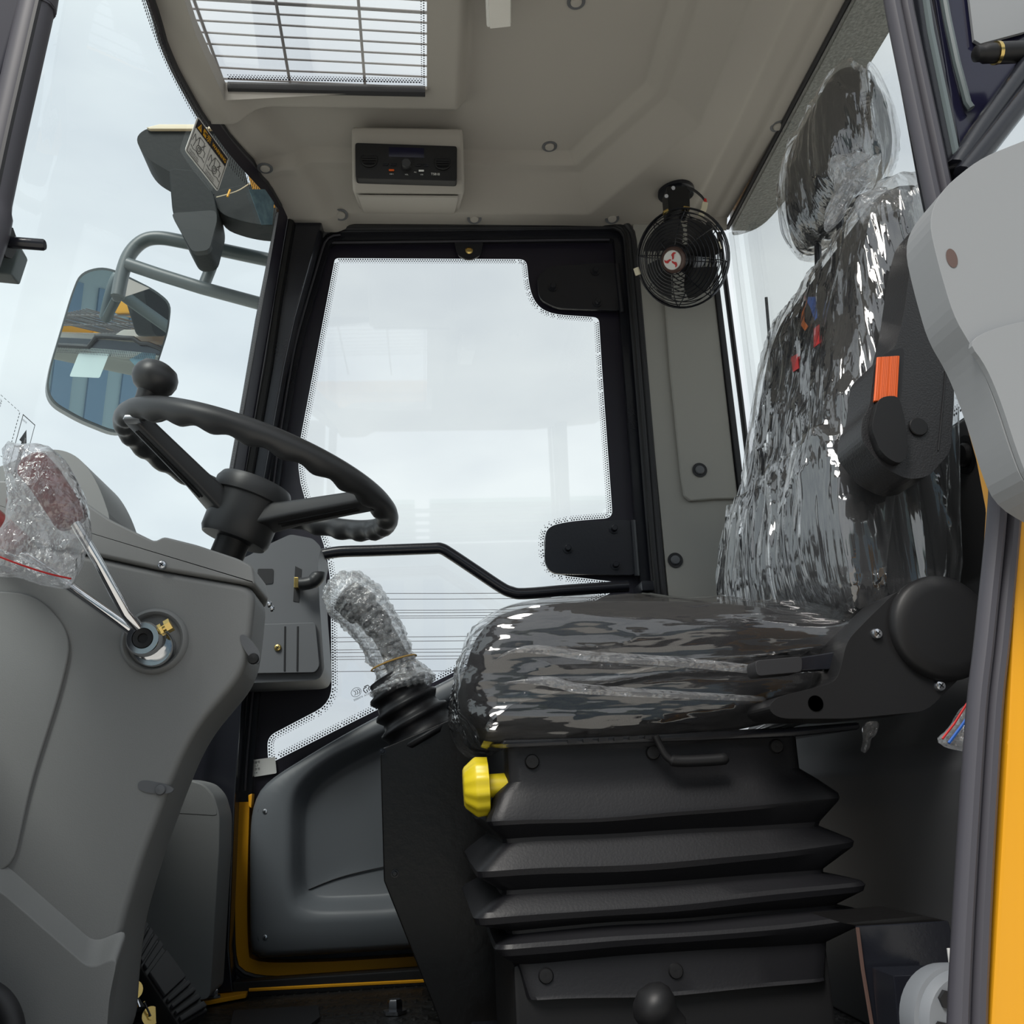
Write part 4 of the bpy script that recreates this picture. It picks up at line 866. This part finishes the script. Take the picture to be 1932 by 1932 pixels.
crumple([(1612, 372), (1660, 360), (1752, 368), (1760, 392), (1738, 420), (1690, 410), (1630, 430)], 1.24, .02, 'film_fold', 'bag', 'loose fold of plastic film on top of the backrest', 'plastic film', .012, 48, 60)
# printed emblem on the backrest front
def onback(px, py):
    best = None
    for i in range(200):
        y = 1.25+i*.0022; p = PY(px, py, y); fx = None
        for j in range(len(back)-1):
            a, b = back[j], back[j+1]
            if j < 7 and min(a.z, b.z) <= p.z <= max(a.z, b.z): fx = a.x+(b.x-a.x)*(p.z-a.z)/(b.z-a.z)
        if fx is not None and p.x >= fx-.004: best = p; break
    return best or PY(px, py, 1.5)
def decal(pts, m, nm): return M().prism([onback(*p)+V((-.006, 0, 0)) for p in pts], (-.001, 0, 0)).build(nm, m, seat, smooth=0)
decal([(1530, 566), (1520, 590), (1517, 612), (1526, 624), (1532, 616), (1524, 606), (1524, 588)], 'logo_orange', 'emblem')
decal([(1532, 560), (1546, 560), (1549, 600), (1544, 605), (1536, 580), (1530, 570)], 'logo_blue', 'emblem')
decal([(1543, 620), (1553, 612), (1553, 648), (1543, 656)], 'red', 'lettering'); decal([(1500, 674), (1512, 667), (1514, 695), (1503, 702)], 'red', 'lettering')
# armrest folded up against the backrest
ar = M().prism(rnd(LY([(1738, 412), (1768, 386), (1786, 470), (1801, 600), (1800, 760), (1794, 852), (1752, 900), (1712, 905), (1664, 880), (1624, 830), (1626, 790), (1640, 770), (1650, 682), (1690, 655), (1706, 590), (1722, 470)], 1.11), .012, 4), (0, .075, 0), .008, 3).build('armrest', 'black_grain', seat, 50)
M().prism(rnd(LY([(1700, 655), (1706, 660), (1700, 752), (1655, 772), (1648, 760), (1652, 685), (1668, 668)], 1.1095), .008, 4), (0, .002, 0)).build('armrest_recess', 'ink', ar, smooth=0)
k = 13; og = M()
for i in range(k): og.tube(LY([(1657+i*3.1, 675-i*.2), (1651+i*3.2, 757-i*.2)], 1.106), .0022, 6)
og.prism(LY([(1656, 675), (1697, 673), (1693, 755), (1650, 757)], 1.106), (0, .004, 0)); og.build('tilt_wheel', 'orange', ar, 60, label='ribbed orange tilt wheel')
M().prism(rnd(LY([(1650, 756), (1688, 752), (1700, 800), (1706, 862), (1690, 884), (1655, 862), (1636, 815)], 1.108), .012, 4), (0, -.012, 0), .006, 3).build('armrest_knuckle', 'black_plastic', ar, 50)
M().lathe([(.0125, 0), (.0125, -.002), (.0115, -.003), (1e-4, -.003)], PY(1732, 806, 1.109), (0, 1, 0), 28).build('pivot_cap', 'black_plastic', ar, 30)
M().tube(crom(LY([(1776, 420), (1790, 560), (1784, 700), (1770, 850)], 1.1095), 4), .0012, 5).build('mould_line', 'ink', ar)
# recliner cover
rc = M().prism(rnd(LY([(1448, 1338), (1462, 1316), (1575, 1288), (1586, 1262), (1598, 1208), (1640, 1165), (1690, 1116), (1740, 1100), (1800, 1112), (1840, 1160), (1852, 1240), (1800, 1290), (1748, 1342), (1600, 1356), (1470, 1356)], 1.13), .015, 4), (0, .085, 0), .008, 3).build('recliner_cover', 'black_plastic', seat, 50)
M().lathe([(.066, .004), (.066, -.008), (.060, -.014), (.045, -.016), (1e-4, -.016)], PY(1772, 1186, 1.13), (0, 1, 0), 44).build('recliner_dome', 'black_plastic', rc, 50)
screw('cover_screw', PY(1654, 1196, 1.128), (0, -1, 0), .0072, 'zinc', rc); screw('cover_screw', PY(1773, 1294, 1.128), (0, -1, 0), .0072, 'zinc', rc)
M().lathe([(.0095, 0), (1e-4, 0)], PY(1539, 1327, 1.129), (0, -1, 0), 20).build('screw_hole', 'ink', rc)
M().prism(rnd(LY([(1424, 1246), (1514, 1238), (1514, 1268), (1428, 1276)], 1.15), .006, 3), (0, .035, 0), .005).build('recline_handle', 'rubber', seat)
M().prism(LY([(1508, 1240), (1584, 1228), (1584, 1262), (1508, 1266)], 1.165), (0, .02, 0), .002).build('recline_bar', 'black_paint', seat)
# seat pan, slide rails
M().prism(LY([(948, 1394), (1500, 1372), (1624, 1362), (1624, 1376), (1500, 1390), (948, 1412)], 1.25), (0, .42, 0), .004).build('slide_rail', 'black_paint', seat)
for i in range(6): M().obox(PY(1080+i*29, 1399-i*1.6, 1.246), (.006, 0, 0), (0, .002, 0), (0, 0, .0022)).build('rail_slot', 'ink', seat, smooth=0)
# bellows rings: near-left px, near-right px, extra depth
BR = [((950, 1402), (1508, 1378), .0), ((954, 1478), (1516, 1446), .0), ((936, 1500), (1545, 1462), .012), ((919, 1543), (1580, 1490), .030), ((918, 1551), (1582, 1499), .032), ((922, 1559), (1580, 1505), .030), ((948, 1584), (1556, 1546), .0), ((950, 1592), (1553, 1555), .0),
      ((905, 1634), (1604, 1582), .030), ((899, 1642), (1610, 1588), .034), ((901, 1654), (1608, 1598), .031), ((948, 1682), (1562, 1638), .0), ((948, 1690), (1562, 1646), .0), ((900, 1722), (1624, 1656), .030), ((893, 1732), (1630, 1663), .034), ((897, 1744), (1628, 1674), .031), ((958, 1758), (1588, 1704), .0), ((960, 1764), (1588, 1710), .0),
      ((936, 1780), (1634, 1717), .026), ((932, 1788), (1640, 1724), .030), ((940, 1800), (1636, 1734), .026), ((972, 1818), (1568, 1774), .0), ((990, 1880), (1562, 1836), .006), ((994, 1888), (1562, 1842), .010), ((996, 1889), (1560, 1843), .0)]
yb0, yb1 = 1.262, 1.66; rings = []
for (a, b, ex_) in BR:
    A, B = PY(*a, yb0), PY(*b, yb0); dz = (B.z-A.z)/(B.x-A.x); R_ = []
    for x, y, sx, sy in ((A.x, yb0-ex_*.55, 1, 1), (B.x, yb0-ex_*.55, -1, 1), (B.x, yb1+ex_, -1, -1), (A.x, yb1+ex_, 1, -1)): R_.append(V((x, y, 0)))
    ring = []
    P4 = rnd(R_, .022, 4); n4 = len(P4)
    for i in range(n4):
        p, q_ = P4[i], P4[(i+1) % n4]; kk = 14 if (q_-p).length > .2 else 1
        for j in range(kk):
            r_v = p.lerp(q_, j/kk); r_v.z = A.z+(r_v.x-A.x)*dz+.004*noise.noise(V((r_v.x*7, r_v.y*7, A.z*20)))-.006*math.sin((r_v.x-A.x)*6)*(1 if ex_ else .3); ring.append(r_v)
    rings.append(ring)
M().loft(rings).build('bellows', 'bellows_rubber', seat, 24)
for px, py in [(1004, 1437), (1232, 1420), (1465, 1408), (1030, 1841), (1275, 1832)]:
    M().lathe([(.0095, .002), (.0095, 0), (.008, -.003), (.003, -.0035), (1e-4, -.003)], PY(px, py, yb0-.002), (0, 1, 0), 22).build('rivet', 'black_plastic', seat, 40)
M().box((.10, 1.27, .02), (.50, 1.64, .165), .006).build('base_box', 'black_plastic', seat)
M().box((.06, 1.25, 0), (.56, 1.66, .025), .004).build('base_foot', 'black_paint', seat)
kn = PY(922, 1483, 1.285); kx = V((-1, 0, -.02))
M().lathe([(.030, 0), (.0365, .001), (.0375, .016), (.036, .019), (.026, .031), (.022, .033), (1e-4, .033)], kn, kx, 72, .03, 12).build('weight_knob', 'knob_yellow', seat, 35, label='yellow fluted weight adjuster knob')
M().lathe([(.015, 0), (.015, .06)], kn-kx*.05, kx, 24).build('knob_shaft', 'knob_yellow', seat, label='yellow knob shaft')
M().tube(crom(LY([(1236, 1388), (1246, 1408), (1256, 1425), (1268, 1434), (1290, 1436), (1340, 1434), (1374, 1431)], 1.235), 4), [.005]*12+[.0075]*12+[.004], 10).build('slide_handle', 'black_plastic', seat)
# torn film scrap under the recliner
crumple([(1628, 1362), (1662, 1358), (1652, 1388), (1640, 1396), (1638, 1420), (1624, 1420), (1630, 1392)], 1.35, .006, 'film_scrap', 'bag', 'torn scrap of plastic film hanging below the recliner cover', 'plastic film', .004, 30, 80)
# parts bag hanging behind, by the rear post
pb = crumple([(1850, 1300), (1818, 1330), (1800, 1360), (1768, 1398), (1778, 1408), (1832, 1418), (1860, 1420)], 1.0, .012, 'parts_bag', 'bag', 'small clear zip bag hanging beside the near rear post', 'bag', .006, 36, 60)
M().tube(LY([(1778, 1394), (1800, 1366), (1824, 1328), (1846, 1302)], .986), .0012, 5).build('zip_strip', 'red', pb)
M().tube(LY([(1790, 1402), (1814, 1370), (1838, 1336), (1856, 1310)], .986), .0016, 5).build('zip_strip', 'logo_blue', pb)

M().tube(crom([PY(1850, 1302, 1.0), PY(1862, 1270, .95), PY(1872, 1210, .85)], 4), .0012, 5).build('tie', 'white', pb)
# ================================================================== LOWER RIGHT HARDWARE
bx = thing('valve_bracket', 'black painted steel bracket at the lower right beside the door post', 'bracket', (.52, 1.1, 0))
M().prism(LY([(1617, 1748), (1790, 1738), (1808, 1810), (1812, 1990), (1656, 1990)], 1.08), (0, .006, 0), .001).build('front_plate', 'black_paint', bx)
M().prism(LY([(1592, 1742), (1617, 1748), (1790, 1738), (1740, 1728)], 1.09), (0, .10, 0), .001).build('top_plate', 'black_rough', bx)
M().prism(LY([(1685, 1840), (1800, 1836), (1800, 1990), (1700, 1990)], 1.02), (0, .05, 0), .002).build('lower_box', 'black_paint', bx)
M().tube(LY([(1618, 1750), (1628, 1830), (1645, 1932), (1652, 1985)], 1.078), .0022, 6).build('plate_edge', 'badge_brown', bx)
vv_ = thing('air_valve', 'round grey cast valve with bolts at the lower right edge', 'valve', PY(1800, 1932, .95))
vc = PY(1812, 1932, .96); va = V((.12, -1, .05))
M().lathe([(.051, -.02), (.053, 0), (.052, .006), (.048, .007), (.047, .010), (.043, .016), (.028, .018), (1e-4, .018)], vc, va, 44).build('body', 'valve_grey', vv_, 30)
for dx, dz in ((-18, -38), (18, -50), (16, 30), (-30, 20)): M().lathe([(.0085, 0), (.0085, .008), (1e-4, .008)], PY(1800+dx, 1922+dz, .945), (0, -1, 0), 6).build('bolt', 'zinc' if dx > 0 else 'ink', vv_, 20)
nz_ = M().tube(LY([(1796, 1790), (1800, 1822)], 1.0), .005, 10).build('white_nozzle', 'white'); tag(nz_, 'small white plastic nozzle just above the grey valve', 'nozzle')
hk = thing('hand_lever', 'black floor lever knob in front of the seat base', 'lever', PY(1290, 1985, 1.1))
ka0, ka1 = PY(1262, 1925, 1.1), PY(1222, 1886, 1.1)
M().tube([ka0+(ka0-ka1)*.4, ka0.lerp(ka1, .1), ka0.lerp(ka1, .35), ka0.lerp(ka1, .7), ka1, ka1+(ka1-ka0)*.25, ka1+(ka1-ka0)*.42], [.014, .016, .022, .025, .023, .015, .002], 20).build('knob', 'black_plastic', hk, 60)
M().tube([ka0+(ka0-ka1)*.2, ka0+(ka0-ka1)*1.6, V((.24, 1.12, 0.0))], .011, 10).build('stalk', 'black_plastic', hk)

# ================================================================== FAN
fc = PY(1287, 488, 2.0); cd = (CAMP-fc).normalized(); fa = (cd+V((-.42, .12, .0))).normalized(); fu = (V((0, 0, 1))-fa*fa.z).normalized(); fw = fa.cross(fu); FR = .118
fan = thing('cab_fan', 'black caged cab fan with a red emblem hanging in the rear corner', 'fan', fc+V((0, .05, .14)))
def fring(r, h, w=.0014): return M().tube([fc+fa*h+(fu*math.cos(t*.1309)+fw*math.sin(t*.1309))*r for t in range(48)], w, 6, closed=True)
fh = lambda r: .052*(1-(r/FR)**3)
for i in range(11): r = .034+(FR-.034)*i/10; fring(r, fh(r)).build('cage_ring', 'black_paint', fan)
for i in range(9): r = .03+(FR-.032)*i/8; fring(r, -.052*(1-(r/FR)**4)).build('cage_ring', 'black_paint', fan)
for i in range(3): fring(FR, -.007+.006*i, .0018).build('rim_ring', 'black_paint', fan)
for i in range(8):
    a = i*math.pi/4+.35; d = fu*math.cos(a)+fw*math.sin(a)
    M().tube([fc+fa*fh(r)+d*r for r in (.02, .05, .08, .1, FR)], .0014, 6).build('cage_spoke', 'black_paint', fan)
    M().tube([fc-fa*.052*(1-(r/FR)**4)+d*r for r in (.02, .05, .08, .1, FR)], .0014, 6).build('cage_spoke', 'black_paint', fan)
for i in range(4):
    a0 = i*math.pi/2+.15; vs = []; nr_, na = 7, 6
    for q_ in range(nr_):
        r = .022+(.098-.022)*q_/(nr_-1); sp = .30+.34*math.sin(min(1, q_/(nr_-1)*1.15)*math.pi*.62)
        for j in range(na):
            a = a0+.25*(q_/(nr_-1))+(j/(na-1)-.5)*2*sp; vs.append(fc+fa*(.004+(j/(na-1)-.5)*.026)+(fu*math.cos(a)+fw*math.sin(a))*r)
    M().add(vs, [[q_*na+j, q_*na+j+1, (q_+1)*na+j+1, (q_+1)*na+j] for q_ in range(nr_-1) for j in range(na-1)]).build('blade', 'black_plastic', fan, 60)
M().lathe([(.030, -.075), (.033, -.07), (.033, -.01), (.02, .0), (.02, .03)], fc, fa, 28).build('motor', 'black_plastic', fan)
hub = M().lathe([(.027, .044), (.031, .046), (.031, .054), (.026, .060), (.024, .058), (1e-4, .058)], fc, fa, 36).build('hub', 'badge_brown', fan, 40)
M().lathe([(.023, .0585), (.022, .0605), (1e-4, .0608)], fc, fa, 32).build('badge', 'white', hub)
for i in range(3):
    a0 = i*2.0944+.9; pts = [(.0015, 0), (.007, .75), (.0125, .95), (.0185, .62), (.0195, .28), (.015, .42), (.010, .30), (.006, -.1)]
    M().prism(crom([fc+fa*.0612+(fu*math.cos(a0+a)+fw*math.sin(a0+a))*r for r, a in pts], 4, True), fa*.0006).build('emblem_blade', 'red', hub, smooth=0)
for px, py in ((1355, 464), (1202, 512), (1330, 516)): M().obox(PY(px, py, 1.99), fu*.009, fw*.006, fa*.004, .001).build('cage_clip', 'cream', fan)
# bracket to the ceiling
bt = PZ(1276, 366, 1.79)
M().lathe([(.046, 0), (.046, -.010), (.040, -.012)], V((bt.x, bt.y, 1.80)), (0, 0, 1), 28).build('mount_disc', 'black_paint', fan, 40)
mB = M().prism(rnd(LY([(1258, 352), (1301, 352), (1302, 396), (1288, 392), (1268, 400), (1262, 398)], 1.95), .003, 2), (0, .05, 0), .004).build('mount_block', 'black_plastic', fan)
for px, py in ((1270, 355), (1257, 370)): M().lathe([(.0055, 0), (.0045, .003), (1e-4, .003)], PY(px, py, 1.945), (0, -1, -.6), 14).build('mount_screw', 'zinc', fan)
M().prism(LY([(1290, 388), (1302, 390), (1302, 395), (1288, 394)], 1.945), (0, .01, 0), .001).build('wing_nut', 'brass', fan); M().prism(LY([(1251, 398), (1260, 393), (1262, 397), (1253, 402)], 1.945), (0, .01, 0), .001).build('wing_nut', 'brass', fan)
for i in (0, 1): M().tube(crom([PY(1296, 353+i*2, 1.95), PY(1308, 357+i*2, 1.95), PY(1322, 368+i*2, 1.95), PY(1330, 378+i, 1.95)], 4), .0024, 6).build('lead', 'rubber', fan)
M().tube(LY([(1330, 376), (1331, 381)], 1.95), .004, 8).build('red_sleeve', 'red', fan)
M().prism(rnd(LY([(1326, 380), (1336, 382), (1334, 394), (1328, 408), (1318, 404), (1323, 392)], 1.945), .001, 2), (0, .010, 0), .001).build('plug', 'cream', fan)

# ================================================================== RADIO
ry = 1.862
def rz(p): return 1.865-(p.z-1.708)*(.02/.117)-.016
def R3(px, py, o=0): p = PY(px, py, 1.852); return V((p.x, rz(p)-o, p.z))
rd = thing('radio', 'black overhead radio with twin speakers and a round volume knob', 'radio', R3(767, 342))
M().prism(rnd([R3(671, 278), R3(862, 284), R3(862, 342), R3(671, 337)], .006, 3), (0, .022, 0), .003).build('face', 'black_plastic', rd)
M().prism([R3(734, 286, .001), R3(800, 288, .001), R3(800, 304, .001), R3(734, 302, .001)], (0, .002, 0)).build('display', 'navy_paint', rd, smooth=0)
for cx, cy in ((697, 306), (835, 311)):
    s = M().lathe([(.020, .002), (.020, -.001), (.0185, -.002), (.018, .001), (1e-4, .001)], R3(cx, cy), (0, 1, 0), 28).build('speaker', 'black_plastic', rd)
    for i in range(4): dz = -.009+i*.006; M().obox(R3(cx, cy, .0015)+V((0, 0, dz)), (.015*math.sqrt(1-(dz/.016)**2), 0, 0), (0, .001, 0), (0, 0, .0011)).build('speaker_slot', 'ink', s, smooth=0)
M().lathe([(.0115, 0), (.0115, -.012), (.0095, -.015), (1e-4, -.015)], R3(767, 317), (0, 1, .15), 28).build('volume_knob', 'wheel_rubber', rd, 40)
M().obox(R3(739, 325, .002), (.006, 0, 0), (0, .001, 0), (0, 0, .0025), .0008).build('charge_port', 'orange', rd); M().obox(R3(795, 326, .002), (.006, 0, 0), (0, .001, 0), (0, 0, .0022), .0008).build('usb_port', 'white', rd)
for px in (728, 743, 790, 804): M().obox(R3(px, 315+(px-728)*.02, .001), (.006, 0, .0), (0, .001, 0), (.001, 0, .003), .0006).build('button', 'black_paint', rd)
xd, yd = (1, 0, -.03), (0, -.17, 1)
text('print', 'TS818', R3(813, 333, .0015), xd, yd, .0078, 'white', rd); text('print', 'USB 1', R3(735, 332, .0015), xd, yd, .004, 'white', rd); text('print', 'VOL', R3(764, 333, .0015), xd, yd, .004, 'white', rd); text('print', 'USB', R3(793, 333, .0015), xd, yd, .0038, 'white', rd)
text('print', 'MIC', R3(781, 329, .0015), xd, yd, .0035, 'white', rd)
# ================================================================== DOME LAMP
lp = thing('dome_lamp', 'small white ribbed interior lamp on the headliner', 'lamp', PZ(940, 30, 1.83))
q0, q1, q2, q3 = PZ(916, -45, 1.812), PZ(966, -45, 1.812), PZ(966, 46, 1.812), PZ(920, 50, 1.812)
M().prism([V((p.x-.002, p.y, 1.808)) for p in (q0, q1, q2, q3)], (0, 0, .058), .004).build('base', 'white', lp)
M().prism([V((p.x+(.004 if i in (0, 3) else -.003), p.y+(.004 if i < 2 else -.004), 1.802)) for i, p in enumerate((q0, q1, q2, q3))], (0, 0, .008), .002).build('lens_cover', 'lens', lp)
